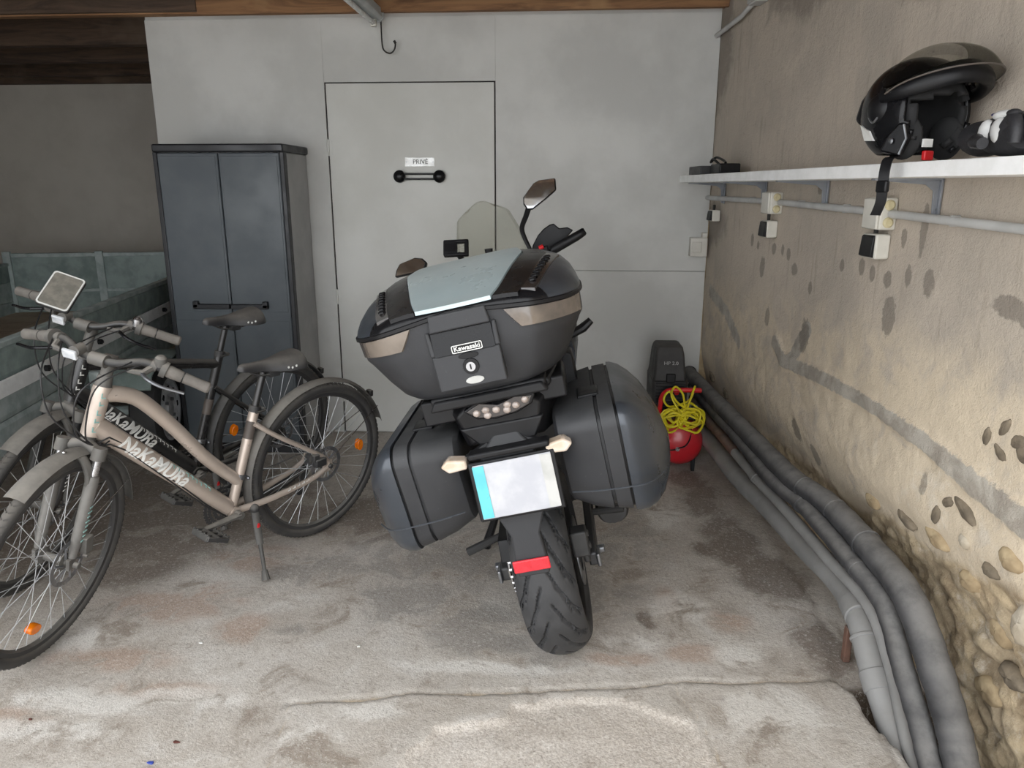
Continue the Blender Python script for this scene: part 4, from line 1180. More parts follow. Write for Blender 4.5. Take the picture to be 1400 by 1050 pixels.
# chain links
chm = MB()
path = []
r_ = .104
for k in range(15): path.append((RA + r_ * math.cos(R(90 + 180 * k / 14)), RZ_ + r_ * math.sin(R(90 + 180 * k / 14))))
path = [(RA + .62 - .62 * k / 40, RZ_ + .055 + (r_ - .055) * k / 40) for k in range(40)] + path + [(RA + .62 * k / 40, RZ_ - r_ + (r_ - .04) * k / 40) for k in range(1, 41)]
for k, (y, z) in enumerate(path):
    chm.cyl((-.127, y, z), (-.109, y, z), .0065, 8)
    y2, z2 = path[min(k + 1, len(path) - 1)]
    for x in (-.1245, -.1115):
        o_ = .0012 if k % 2 else -.0012
        chm.tube([(x + o_, y, z), (x + o_, y2, z2)], .006, 6, flat=.9)
mo(chm, 'chain', 'chrome')
# swingarm
for s in (-1, 1):
    sw = MB(); x = s * .145
    sw.rings([[(x + s * .015, y, z + h), (x + s * .015, y, z - h), (x - s * .015, y, z - h), (x - s * .015, y, z + h)] for y, z, h in ((-.085, RZ_, .022), (-.04, RZ_, .034), (.1, RZ_ + .01, .038), (.4, RZ_ + .06, .05), (.6, RZ_ + .09, .05))])
    mo(sw, 'swingarm', 'engine', bevel=.006)
    ad = MB(); ad.box((s * .163, -.07, RZ_), (.012, .06, .045)); ad.cyl((s * .15, -.02, RZ_), (s * .185, -.02, RZ_), .016, 6); mo(ad, 'axle_adjuster', 'steel', bevel=.004)
mo(MB().box2((-.11, .33, RZ_ + .03), (.11, .52, RZ_ + .11)), 'swingarm_bridge', 'engine', bevel=.01)
cal = MB(); cal.box((.118, -.115, .405), (.052, .06, .085)); cal.box((.128, -.09, .36), (.02, .05, .07)); cal.cyl((.105, -.12, .43), (.15, -.12, .43), .013, 10); cal.cyl((.105, -.115, .385), (.15, -.115, .385), .013, 10)
mo(cal, 'brake_caliper', 'engine', bevel=.006)
cg = MB(); cg.prism([(-.12, RZ_ + .06), (-.10, RZ_ + .13), (.1, RZ_ + .15), (.5, RZ_ + .16), (.5, RZ_ + .12), (.1, RZ_ + .10), (-.06, RZ_ + .07)], -.142, -.108, 0); mo(cg, 'chain_guard', 'black', bevel=.003)
# rear hugger and mud flap carrying the plate
st_ = MB()
st_.rings([[(x0, y - .012, z), (x1, y - .012, z), (x1, y + .02, z), (x0, y + .02, z)] for x0, x1, y, z in ((-.035, .045, -.33, .93), (-.03, .040, -.36, .88), (-.07, .075, -.395, .84), (-.085, .095, -.405, .70), (-.060, .062, -.405, .655), (-.040, .040, -.405, .60), (-.046, .046, -.412, .505), (-.044, .044, -.412, .480))])
holder = mo(st_, 'plate_holder', 'moto_dark', bevel=.005)
mo(MB().box2((-.052, -.432, .497), (.050, -.424, .533)), 'red_reflector', 'red_refl', holder, bevel=.003)
pl_m = Matrix.Translation((.012, -.437, .752)) @ Matrix.Rotation(R(-6), 4, 'X')
plt_ = mo(MB().box((0, 0, 0), (.212, .004, .150), pl_m), 'license_plate', 'plate_white', bevel=.002, label='white licence plate with a blue band at its left')
mo(MB().box((-.091, -.003, 0), (.030, .0025, .144), pl_m), 'blue_band', 'plate_blue', plt_)
mo(MB().box((.091, -.003, 0), (.030, .0025, .144), pl_m), 'pale_band', 'sticker', plt_)
mo(MB().box((0, .008, 0), (.235, .010, .165), pl_m), 'plate_frame', 'black', plt_, bevel=.004)
mo(MB().box2((-.10, -.43, .840), (.12, -.38, .858)), 'plate_lamp', 'black', plt_, bevel=.006)
for s in (-1, 1):
    sgm = MB(); sgm.tube([(s * .04, -.36, .862), (s * .115, -.385, .835)], .010, 8); so_ = mo(sgm, 'turn_signal', 'black')
    sg2 = MB()
    bx0 = s * .108
    prof = [(-.0, .012), (.05, .021), (.072, .004), (.052, -.017), (0, -.013)]
    sg2.prism([(bx0 + s * p[0], .832 + p[1]) for p in prof], -.425, -.378, 1)
    mo(sg2, 'lens', 'lens', so_, bevel=.006)
# tail unit
tl = MB()
tl.rings([[(-w, y, z0), (-w * .55, y - .008, z1), (w * .55, y - .008, z1), (w, y, z0 + .0), (w * .8, y, zb), (-w * .8, y, zb)] for w, y, z0, z1, zb in ((.115, -.365, .945, .99, .865), (.135, -.33, .96, 1.0, .85), (.17, -.15, .965, 1.0, .82), (.18, .1, .93, .98, .78))])
tail = mo(tl, 'tail_cowl', 'black', bevel=.006)
lens_poly = [(-.088, .968), (-.045, .990), (.008, .972), (.060, .990), (.112, .982), (.098, .955), (.055, .938), (-.005, .932), (-.055, .940)]
tlh = mo(MB().prism(lens_poly, -.395, -.36, 1), 'tail_light', 'black_gloss', bevel=.004)
lp2 = [(p[0] * .90 + .001, .961 + (p[1] - .961) * .80) for p in lens_poly]
mo(MB().prism(lp2, -.399, -.393, 1), 'lens', 'lens_dark', tlh, bevel=.002)
for x, z in ((-.055, .958), (-.030, .962), (-.028, .947), (-.002, .958), (.026, .952), (.030, .966), (.052, .960), (.078, .970)):
    b = MB(); b.sphere((x + .003, -.399, z), (.0105, .006, .0095), 12, 8); mo(b, 'bulb', 'led', tlh)
tr2 = MB(); tr2.prism([(-.115, .915), (.118, .912), (.085, .855), (-.070, .860)], -.372, -.30, 1); mo(tr2, 'under_tail', 'black', bevel=.006)
# rear rack
rk = MB()
rk.box2((-.165, -.40, .998), (.145, .02, 1.018))
rk.prism([(-.17, .985), (.15, .985), (.135, 1.012), (-.155, 1.012)], -.415, -.36, 1)
for s in (-1, 1): rk.tube(spline([(s * .15 - .01, -.36, .995), (s * .165, -.15, .99), (s * .17, .05, .97), (s * .15, .25, .93)], 5), .014, 10)
rk.box2((.10, -.34, .94), (.19, -.16, 1.0)); rk.box2((-.21, -.34, .93), (-.12, -.16, 1.0))
mo(rk, 'rear_rack', 'black', bevel=.006)
# seat, tank, frame, engine, fairing
def loft(secs, n=20, pw=2.4):
    RG = []
    for (y, zc, hw, hh) in secs:
        ring = []
        for k in range(n):
            a = 2 * math.pi * k / n
            c, s_ = math.cos(a), math.sin(a)
            ring.append((hw * math.copysign(abs(c) ** (2 / pw), c), y, zc + hh * math.copysign(abs(s_) ** (2 / pw), s_)))
        RG.append(ring)
    return MB().rings(RG)
mo(loft([(-.16, .945, .11, .05), (-.10, .955, .15, .06), (.1, .95, .16, .06), (.22, .91, .155, .06), (.3, .87, .15, .06), (.5, .865, .13, .06), (.58, .89, .10, .05)]), 'seat', 'black')
mo(loft([(.50, .90, .09, .10), (.58, .92, .16, .15), (.72, .95, .19, .17), (.88, .94, .18, .16), (.98, .90, .12, .12)]), 'fuel_tank', 'moto_blue')
mo(loft([(.30, .60, .12, .16), (.45, .52, .18, .24), (.75, .50, .20, .26), (.95, .52, .17, .22), (1.02, .55, .10, .15)]), 'engine', 'engine')
mo(loft([(-.25, .90, .12, .04), (.1, .84, .15, .07), (.4, .78, .16, .10), (.7, .78, .17, .12)]), 'subframe', 'black')
fair = mo(loft([(.85, .80, .20, .16), (.95, .90, .23, .20), (1.08, 1.0, .20, .19), (1.2, 1.02, .14, .14), (1.28, 1.0, .07, .08)]), 'fairing', 'moto_blue')
# front wheel and fork, turned on the lock
SP = Matrix.Translation((0, 1.10, .95)) @ Matrix.Rotation(R(26), 4, Vector((0, -.42, .9))) @ Matrix.Translation((0, -1.10, -.95))
fw = MB(SP); fw.lathe([(.215, -.045), (.25, -.06), (.28, -.058), (.302, -.035), (.308, 0), (.302, .035), (.28, .058), (.25, .06), (.215, .045)], 60, 0, (0, 1.46, .306)); fwo = mo(fw, 'front_wheel', 'moto_tyre')
fr = MB(SP); fr.lathe([(.218, -.045), (.20, -.04), (.195, .04), (.218, .045)], 60, 0, (0, 1.46, .306)); fr.cyl((-.05, 1.46, .306), (.05, 1.46, .306), .04, 20)
for k in range(5):
    a = 2 * math.pi * k / 5
    fr.tube([(0, 1.46, .306), (0, 1.46 + .2 * math.cos(a), .306 + .2 * math.sin(a))], .015, 8)
mo(fr, 'rim', 'black', fwo)
ffd = MB(SP); fender_arc(ffd, (1.46, .306), .33, 40, 165, .13); mo(ffd, 'front_fender', 'black')
for s in (-1, 1):
    mo(MB(SP).tube([(s * .1, 1.09, 1.0), (s * .1, 1.30, .60), (s * .1, 1.46, .306)], [.022, .026, .028], 14), 'fork_leg', 'engine')
# windscreen
def ws_pt(u, v):
    hw = float(np.interp(v, [0, .35, .6, .9, .96, 1], [.17, .155, .140, .112, .085, .055]))
    x = -.065 + (2 * u - 1) * hw
    y = 1.12 - .16 * v - 1.8 * ((2 * u - 1) * hw) ** 2
    z = 1.18 + .315 * v - .03 * (2 * u - 1) ** 2 * v
    return (x, y, z)
mo(MB().grid(ws_pt, 16, 25), 'windscreen', 'screen', smooth=60, solid=.003)
# dashboard, navigation unit
mo(MB().box((-.02, .98, 1.17), (.26, .06, .12), None), 'dashboard', 'black', bevel=.015)
gm = Matrix.Translation((-.188, .82, 1.333)) @ Matrix.Rotation(R(10), 4, 'Y') @ Matrix.Rotation(R(-25), 4, 'X')
dh_ = MB(gm)
dh_.box((-.024, 0, 0), (.057, .024, .066)); dh_.box((.043, 0, 0), (.017, .024, .066)); dh_.box((.0, 0, .028), (.103, .024, .014)); dh_.box((.0, 0, -.028), (.103, .024, .014))
gp_ = mo(dh_, 'device_holder', 'black', bevel=.004)
mo(MB(gm).box((-.024, -.0125, 0), (.046, .002, .036)), 'pad', 'black_gloss', gp_, bevel=.0008)
mo(MB().tube([(-.188, .83, 1.31), (-.15, .87, 1.2)], .012, 8), 'mount_arm', 'black', gp_)
# handlebar, turned; right end goes forward
hbm = MB()
hbp = spline([(-.40, .60, 1.24), (-.28, .64, 1.235), (-.12, .76, 1.16), (.0, .80, 1.15), (.10, .80, 1.17), (.19, .80, 1.235), (.335, .81, 1.283)], 6)
hbm.tube(hbp, .012, 10); hnd = mo(hbm, 'handlebar', 'black')
gr = MB(); gr.tube([(.195, .80, 1.239), (.21, .80, 1.244), (.30, .806, 1.271), (.318, .808, 1.277), (.336, .81, 1.284), (.342, .81, 1.286)], [.017, .0195, .0185, .0175, .0165, .012], 14); mo(gr, 'grip', 'black', hnd)
gr = MB(); gr.tube([(-.40, .60, 1.24), (-.28, .64, 1.235)], .017, 14); mo(gr, 'grip', 'black', hnd)
for s, pts in ((1, [(.106, 1.245), (.122, 1.275), (.150, 1.308), (.178, 1.328), (.205, 1.339), (.224, 1.340), (.242, 1.316), (.276, 1.313), (.296, 1.296), (.262, 1.272), (.19, 1.232)]), (-1, [(-.14, 1.20), (-.19, 1.25), (-.26, 1.28), (-.34, 1.29), (-.38, 1.26), (-.30, 1.22)])):
    yy = .86 if s > 0 else .70
    hgd = MB(); hgd.prism(pts, yy - .006, yy + .012, 1); mo(hgd, 'handguard', 'black', hnd, bevel=.004)
mo(MB().box((.165, .79, 1.250), (.035, .03, .03)), 'switch_box', 'black', hnd, bevel=.005)
mo(MB().cyl((.148, .768, 1.262), (.166, .768, 1.266), .009, 10), 'kill_switch', 'red', hnd)
mo(MB().tube(spline([(-.06, .86, 1.2), (-.065, .86, 1.26), (-.062, .86, 1.30)], 4), [.012, .018], 10), 'mirror_stub', 'black', hnd)
# mirrors
mr_poly = [(.268, 1.515), (.262, 1.468), (.210, 1.440), (.150, 1.412), (.128, 1.415), (.117, 1.440), (.122, 1.468), (.175, 1.515), (.200, 1.522)]
mr_poly = [tuple(p) for p in (Vector((a, b, 0)).to_2d() for a, b in mr_poly)]
MT = Matrix.Translation((.19, .907, 1.468)) @ Matrix.Rotation(R(-12), 4, 'X') @ Matrix.Translation((-.19, -.907, -1.468))
mrm = MB(MT); mrm.prism(mr_poly, .895, .92, 1); mir = mo(mrm, 'mirror', 'black', bevel=.006)
ctr = (.19, 1.468)
gl = [(ctr[0] + (p[0] - ctr[0]) * .93, ctr[1] + (p[1] - ctr[1]) * .93) for p in mr_poly]
glm = MB(MT); glm.prism(gl, .8925, .896, 1); mo(glm, 'mirror_glass', 'mirror', mir)
mo(MB().tube(spline([(.135, .915, 1.425), (.118, .90, 1.395), (.092, .87, 1.352), (.095, .85, 1.31), (.108, .83, 1.26), (.11, .82, 1.22)], 6), [.012, .008, .0075], 10), 'mirror_stem', 'black', mir)
ml_poly = [(-.440, 1.279), (-.430, 1.305), (-.412, 1.328), (-.345, 1.340), (-.315, 1.330), (-.300, 1.310), (-.312, 1.286), (-.36, 1.278)]
MT2 = Matrix.Translation((-.37, .71, 1.306)) @ Matrix.Rotation(R(-19), 4, 'X') @ Matrix.Translation((.37, -.71, -1.306))
mlm = MB(MT2); mlm.prism(ml_poly, .705, .73, 1); mil = mo(mlm, 'mirror', 'black', bevel=.005)
gl = [(-.37 + (p[0] + .37) * .9, 1.306 + (p[1] - 1.306) * .88) for p in ml_poly]
mo(MB(MT2).prism(gl, .7025, .706, 1), 'mirror_glass', 'mirror_brown_refl', mil)
mo(MB().tube(spline([(-.33, .72, 1.285), (-.31, .72, 1.26), (-.29, .68, 1.235)], 5), .008, 8), 'mirror_stem', 'black', mil)
# foot pegs, stand, exhaust, passenger grip
mo(MB().tube([(-.16, .18, .34), (-.27, .17, .31), (-.31, .165, .30)], [.012, .016, .016], 10), 'footpeg', 'rubber')
mo(MB().tube([(.16, .18, .36), (.27, .17, .36)], [.012, .016], 10), 'footpeg', 'rubber')
ex_ = loft([(-.02, .36, .05, .06), (.0, .36, .06, .07), (.35, .34, .06, .07), (.5, .32, .035, .04)]); 
for i, v in enumerate(ex_.v): ex_.v[i] = (v[0] + .23, v[1] + .25, v[2] - .02)
mo(ex_, 'exhaust', 'engine')
sst = Vector((-.34, .62, 0)); sst.z = (.012 - math.sin(LEAN) * sst.x) / math.cos(LEAN)
mo(MB().tube([(-.12, .60, .40), (-.24, .61, (.40 + sst.z) / 2 + .02), sst], [.016, .013, .02], 10), 'side_stand', 'black')
mo(MB().prism([(.16, .84), (.195, .80), (.215, .9), (.215, .985), (.19, 1.0), (.165, .95)], -.04, .06, 1), 'passenger_peg_bracket', 'black', bevel=.006)
mo(MB().tube([(.20, .15, 1.0), (.262, .15, 1.022), (.292, .155, 1.040)], [.012, .016, .012], 10), 'grab_rail', 'black')

# --- panniers
def pannier(s):
    secs = [(.135, -.36, .10, .635, .885), (.145, -.38, .11, .625, .892), (.20, -.408, .12, .605, .902), (.252, -.42, .13, .592, .907), (.2535, -.411, .12, .602, .898), (.261, -.411, .12, .602, .898), (.2625, -.42, .13, .592, .907),
            (.302, -.42, .13, .582, .907)]
    lid = [(.3095, -.423, .133, .578, .910), (.322, -.424, .134, .575, .908), (.345, -.417, .130, .574, .897), (.372, -.396, .12, .578, .873), (.40, -.355, .10, .590, .838), (.422, -.30, .065, .615, .797), (.438, -.235, .02, .648, .755), (.444, -.19, -.02, .668, .728)]
    def ring(sec):
        x, y0, y1, z0, z1 = sec
        w, h = y1 - y0, z1 - z0
        r = min(.055, w * .28, h * .28)
        pts = rrect(w, h, r, 6)
        out = []
        for p in pts:
            yy = (y0 + y1) / 2 + p[0]; zz = (z0 + z1) / 2 + p[1]
            # the rear face leans in towards the bottom
            k = (z1 - zz) / h
            yy += .045 * k * k * (1 if p[0] < 0 else 0)
            out.append((s * x, yy, zz))
        return out
    o = mo(MB().rings([ring(q) for q in secs]), 'pannier', 'moto_dark', smooth=28)
    mo(MB().rings([ring(q) for q in lid]), 'pannier_lid', 'moto_blue', o, smooth=28)
    g = (.3025, -.414, .124, .588, .902)
    mo(MB().rings([ring((g[0], *g[1:])), ring((.309, *g[1:]))], False, False), 'seam', 'black', o)
    # moulded ridge across the lower rear
    mo(MB().tube(spline([(s * .150, -.398, .690), (s * .22, -.4165, .688), (s * .30, -.424, .686), (s * .36, -.414, .684), (s * .405, -.352, .682)], 5), .0024, 6), 'moulded_ridge', 'moto_blue', o)
    # top latch and reflector strip
    mo(MB().box((s * .24, -.22, .907), (.06, .09, .012)), 'latch', 'black', o, bevel=.004)
    return o
pannier(1); pannier(-1)

# --- top case
XC = -.032
def plan(w, r, f, zfun, n=3):
    P = [(-.52 * w, r), (-.72 * w, r + .030), (-.91 * w, r + .105), (-1.0 * w, r + .21), (-.99 * w, f - .09), (-.86 * w, f - .015), (-.6 * w, f), (.6 * w, f), (.86 * w, f - .015), (.99 * w, f - .09), (1.0 * w, r + .21), (.91 * w, r + .105), (.72 * w, r + .030), (.52 * w, r)]
    Q = chaikin([(p[0], p[1], 0) for p in P], n)
    return [(XC + q.x, q.y, zfun(q.x, q.y)) for q in Q]
W0 = .318
def seam(x, y):
    k = min(1, abs(x) / W0)
    back = max(0.0, min(1.0, (-y - .1) / .35))
    return 1.205 + .040 * (1 - k) * back
secs = [(1.012, .19, -.385, -.03), (1.020, .225, -.405, -.015), (1.034, .243, -.418, -.005), (1.075, .268, -.440, 0), (1.13, .298, -.460, .008), (1.145, .309, -.462, .01), (1.20, .312, -.470, .01)]
tcb = MB()
RG = []
for (z, w, r, f) in secs:
    t_ = max(0, (z - 1.05) / .15)
    RG.append(plan(w, r, f, lambda x, y, z=z, t_=t_: z + (seam(x, y) - 1.205) * t_))
tcb.rings(RG)
tc = mo(tcb, 'top_case', 'moto_dark', smooth=30)
# lid
def ztop(x, y):
    v = max(0.0, min(1.0, (y + .47) / .46))
    zc = 1.258 + .074 * math.sin(v * math.pi * .5) ** 1.1
    ax_ = abs(x)
    zc -= .55 * max(0, ax_ - .10) ** 2 * 2.2
    return zc
lidm = MB()
out = plan(.316, -.474, .012, lambda x, y: 0)
cyv = -.23
RG = []
for s_, kk in ((1.0, 0), (1.0, .12), (.985, .45), (.955, .78), (.91, .95), (.84, 1), (.7, 1), (.5, 1), (.3, 1), (.1, 1)):
    ring = []
    for (x, y, z) in out:
        xx = XC + (x - XC) * s_; yy = cyv + (y - cyv) * s_
        zs = seam(x - XC, y) + .006
        zt = ztop(xx - XC, yy)
        ring.append((xx, yy, zs + (zt - zs) * kk))
    RG.append(ring)
lidm.rings(RG)
lid = mo(lidm, 'lid', 'moto_blue', tc, smooth=32)
edge_pts = sorted([p for p in out if p[1] < -.405 and abs(p[0] - XC) < .235], key=lambda p: p[0])
em = MB(); er = []
for (x, y, z) in edge_pts:
    col_ = []
    for s_, kk in ((1.004, .02), (1.004, .12), (.990, .45), (.961, .78), (.916, .955), (.87, 1.0)):
        xx = XC + (x - XC) * s_; yy = cyv + (y - cyv) * s_
        zs = seam(x - XC, y) + .006; zt = ztop(xx - XC, yy)
        col_.append((xx, yy, zs + (zt - zs) * kk + .0012))
    er.append(col_ + [(p[0], p[1] + .008, p[2] - .006) for p in col_[::-1]])
em.rings(er)
mo(em, 'lid_edge', 'black_gloss', tc, smooth=40)
seamm = MB(); seamm.rings([plan(.314, -.473, .012, lambda x, y: seam(x, y) - .004), plan(.320, -.479, .014, lambda x, y: seam(x, y) - .002), plan(.320, -.479, .014, lambda x, y: seam(x, y) + .006), plan(.314, -.473, .012, lambda x, y: seam(x, y) + .009)], False, False)
mo(seamm, 'lid_seal', 'black', tc, smooth=30)
def hwS(y):      # half width of the pale panel
    return float(np.interp(y, [-.47, -.40, -.12, -.02], [.096, .116, .172, .150]))
def patch(h0, h1, y0, y1, dz, side=0, nu=10, nv=16, th=.006):
    def fn(u, v):
        y = y0 + (y1 - y0) * v
        if side == 0:
            x = (2 * u - 1) * hwS(y)
            y = y - .012 * (1 - (2 * u - 1) ** 2) * (1 - v) ** 4
        else:
            x = side * (hwS(y) + h0 + (h1 - h0) * u)
        return (XC + x, y, ztop(x, y) + dz)
    vv = [fn(i / nu, j / nv) for j in range(nv + 1) for i in range(nu + 1)]
    m = MB()
    top = [[fn(i / nu, j / nv) for i in range(nu + 1)] for j in range(nv + 1)]
    ringsA = []
    for row in top:
        ringsA.append(row + [(p[0], p[1], p[2] - th) for p in row[::-1]])
    m.rings(ringsA)
    return m
mo(patch(0, 0, -.470, -.03, .006, 0, th=.010), 'silver_panel', 'moto_silver', tc, smooth=30)
for s in (-1, 1):
    mo(patch(.003, .066, -.466, -.06, .003, s, 5, 14, .010), 'gloss_strip', 'black_gloss', tc, smooth=30)
    led = mo(patch(.067, .100, -.440, -.12, .004, s, 4, 12, .010), 'lamp_strip', 'lens_dark', tc, smooth=30)
for s in (-1, 1):
    for k in range(8):
        y = -.385 + .029 * k
        x = s * (hwS(y) + .080)
        b = MB(); b.lathe([(.0, .003), (.007, .003), (.0105, .0), (.0105, -.004)], 6, 2, (XC + x, y, ztop(x, y) + .0075))
        mo(b, 'lamp_cell', 'black_gloss', tc, smooth=20)
# smoked reflectors on the lower shell
def shell_at(t, z):
    """point on the case shell: t = plan index fraction, measured from the rear centre, sign gives the side"""
    w = float(np.interp(z, [1.075, 1.13, 1.145, 1.20, 1.26], [.268, .298, .309, .312, .314])); r = float(np.interp(z, [1.075, 1.13, 1.145, 1.20, 1.26], [-.44, -.46, -.462, -.47, -.472]))
    P = plan(w, r, .01, lambda x, y: z)
    P = [p for p in P if p[0] >= XC]
    P.sort(key=lambda p: math.atan2(p[0] - XC, -(p[1] + .2)))
    L = [0]
    P = [(XC, r, z)] + P
    for a, b in zip(P[:-1], P[1:]): L.append(L[-1] + math.hypot(a[0] - b[0], a[1] - b[1]))
    i = 0
    while i < len(L) - 2 and L[i + 1] < t: i += 1
    k = (t - L[i]) / max(1e-6, L[i + 1] - L[i])
    a, b = P[i], P[i + 1]
    p = (a[0] + (b[0] - a[0]) * k, a[1] + (b[1] - a[1]) * k)
    nx, ny = (b[1] - a[1]), -(b[0] - a[0]); l = math.hypot(nx, ny) or 1
    return p, (-nx / l if False else (-(a[1] - b[1]) / l), (a[0] - b[0]) / l)
for s in (-1, 1):
    rows = []
    nu = 16
    for j in range(6):
        v = j / 5
        t0 = .155 - .035 * v; t1 = .40
        row = []
        for i in range(nu + 1):
            u = i / nu
            t = t0 + (t1 - t0) * u
            zz0 = 1.172 - .018 * u; 
            p, nrm = shell_at(t, 1.16)
            zz = zz0 + (seam((p[0] - XC), p[1]) - .006 - zz0) * v
            p, nrm = shell_at(t, zz)
            e = .0045
            row.append((XC + s * (p[0] - XC + abs(nrm[0]) * e), p[1] + (nrm[1] if nrm[1] < 0 else -nrm[1]) * e * (1 if p[1] < -.25 else 0), zz))
        rows.append(row)
    rfm = MB()
    # slab between the outer sheet and one sunk into the shell
    rr = []
    for row in rows:
        rr.append(row + [(XC + (p[0] - XC) * .96, p[1] + .012, p[2]) for p in row[::-1]])
    rfm.rings(rr)
    mo(rfm, 'corner_reflector', 'smoke', tc, smooth=35)
# latch panel on the rear face
yR = -.472
lpn = MB()
lpn.prism([(XC - .072, 1.203), (XC + .084, 1.203), (XC + .078, 1.246), (XC - .066, 1.246)], yR - .014, yR + .02, 1)
latch = mo(lpn, 'latch_panel', 'moto_dark', tc, bevel=.004)
lp = MB()
lp.prism([(XC - .082, 1.050), (XC + .092, 1.050), (XC + .092, 1.142), (XC - .082, 1.142)], yR - .004, yR + .035, 1)
for s in (-1, 1): lp.prism([(XC + .005 + s * .074, 1.142), (XC + .005 + s * .090, 1.142), (XC + .005 + s * .090, 1.205), (XC + .005 + s * .080, 1.205)], yR - .006, yR + .03, 1)
mo(lp, 'lock_panel', 'moto_dark', tc, bevel=.004)
rec = MB(); rec.add([(XC - .072, yR - .0085, 1.142), (XC + .082, yR - .0085, 1.142), (XC + .082, yR - .003, 1.20), (XC - .072, yR - .003, 1.20), (XC - .072, yR + .02, 1.142), (XC + .082, yR + .02, 1.142), (XC + .082, yR + .02, 1.20), (XC - .072, yR + .02, 1.20)], [(0, 1, 2, 3), (4, 7, 6, 5), (0, 3, 7, 4), (1, 5, 6, 2), (0, 4, 5, 1), (2, 6, 7, 3)])
mo(rec, 'grip_recess', 'black_gloss', tc)
bg = mo(MB().prism([(x + XC + .012, z + 1.153) for x, z in rrect(.078, .020, .004)], yR - .0115, yR - .003, 1), 'brand_badge', 'black_gloss', tc, bevel=.001, label='small black maker badge with white edge')
fo_, fi_ = rrect(.078, .020, .004), rrect(.074, .016, .003)
vv = [(x + XC + .012, yR - .0121, z + 1.153) for x, z in fo_ + fi_]; n_ = len(fo_)
mo(MB().add(vv, [(i, (i + 1) % n_, n_ + (i + 1) % n_, n_ + i) for i in range(n_)]), 'badge_edge', 'decal_white', tc)
text('Kawasaki', .0165, 'decal_white', tc, frame_mtx((XC + .012, yR - .0120, 1.153), (1, 0, 0), (0, 0, 1)), bold=.0003, width=.066)
ov = lambda a, b, cx_, cz, n=24: [(cx_ + a * math.cos(2 * math.pi * k / n), cz + b * math.sin(2 * math.pi * k / n)) for k in range(n)]
mo(MB().prism(ov(.026, .008, XC + .010, 1.131), yR - .0065, yR, 1), 'cover_plate', 'black_gloss', tc, bevel=.001)
lk = MB(); lk.lathe([(0, -.006), (.012, -.006), (.0125, -.003), (.0125, .01)], 24, 1, (XC + .010, yR - .006, 1.103)); lko = mo(lk, 'lock', 'chrome', tc)
mo(MB().lathe([(.0126, -.004), (.020, -.004), (.021, 0), (.021, .01), (.0126, .01)], 24, 1, (XC + .010, yR - .004, 1.103), closed=True), 'lock_ring', 'black_gloss', tc)
mo(MB().box((XC + .010, yR - .0125, 1.103), (.0035, .002, .013)), 'keyhole', 'black', tc)
mo(MB().prism(ov(.0235, .0095, XC + .012, 1.067), yR - .0065, yR, 1), 'oval_sticker', 'sticker', tc, bevel=.001)

# ================================================================== PIPES ALONG THE RIGHT WALL
def pipe(name, label, pts, radii, mat, joints=(), jm=None):
    P = spline(pts, 8)
    rr = list(np.interp(np.linspace(0, 1, len(P)), np.linspace(0, 1, len(radii)), radii))
    rr = [r * (1 + .03 * math.sin(i * 1.7 + len(pts)) * (1 if mat == 'foam_pipe' else 0)) for i, r in enumerate(rr)]
    o = tag(MB().tube(P, rr, 20).build(name, mat), label, 'pipe', 'pipes along the stone wall')
    for (t, ln, k) in joints:
        i = int(t * (len(P) - 2)); a, b = P[i], P[i + 1]; d = (b - a).normalized()
        MB().tube([a, a + d * ln], [rr[i] * k, rr[i] * k], 20).build('coupling', jm or mat, o, bevel=.003)
    return o
pipe('insulated_pipe', 'thick black insulated pipe nearest the stone wall', [(.783, 4.39, .425), (.785, 4.317, .42), (.88, 3.257, .40), (.925, 2.80, .39), (.985, 2.572, .385), (1.005, 2.244, .38), (1.013, 1.99, .36), (1.026, 1.83, .25), (1.052, 1.739, .12), (1.053, 1.66, .04), (1.045, 1.45, -.06)], [.040, .040, .041, .043, .045, .045, .044, .044, .044], 'foam_pipe', ((.335, .012, 1.08), (.42, .02, 1.07), (.50, .012, 1.07)))
pipe('insulated_pipe', 'thinner black insulated pipe between the thick one and the grey pipes', [(.80, 4.39, .345), (.803, 4.16, .345), (.855, 3.43, .342), (.880, 2.91, .338), (.927, 2.66, .338), (.955, 2.27, .325), (.975, 2.04, .30), (.980, 1.89, .19), (1.0, 1.79, .075), (.997, 1.70, .01), (.985, 1.48, -.07)], [.029, .029, .030, .031, .031, .030], 'foam_pipe', ((.40, .03, 1.12), (.52, .03, 1.1)))
pipe('water_pipe', 'slim rust-brown and grey pipe running below the insulated pair', [(.805, 4.39, .275), (.806, 4.05, .275), (.832, 3.62, .275), (.868, 3.09, .27), (.898, 2.83, .268), (.936, 2.40, .262), (.972, 2.13, .245), (.995, 1.99, .13), (.990, 1.85, .02), (.985, 1.76, -.03), (.965, 1.55, -.09)], [.022, .022, .021, .021], 'pvc', ((.30, .05, 1.15),))
wp = [o for o in COL.objects if o.name.startswith('water_pipe')][0]
MB().tube(spline([(.806, 4.38, .275), (.806, 4.05, .275), (.832, 3.62, .275), (.845, 3.42, .273)], 6), .0245, 16).build('rusty_length', 'rust', wp)
pipe('drain_pipe', 'large grey plastic drain pipe lying nearest the floor', [(.765, 4.39, .17), (.785, 4.18, .17), (.822, 3.80, .17), (.853, 3.37, .17), (.900, 3.03, .175), (.945, 2.62, .18), (.972, 2.36, .19), (.968, 2.17, .175), (.970, 2.03, .08), (.985, 1.90, -.02), (.985, 1.78, -.09), (.98, 1.6, -.15)], [.042, .043, .044, .044, .044, .043], 'pvc', ((.615, .07, 1.09), (.68, .012, 1.1), (.745, .06, 1.09)))
stk = MB(); stk.box((.952, 2.20, .060), (.022, .026, .125)); tag(stk.build('wooden_stake', 'rust', bevel=.003), 'short wooden stake propping the grey drain pipe', 'stake')

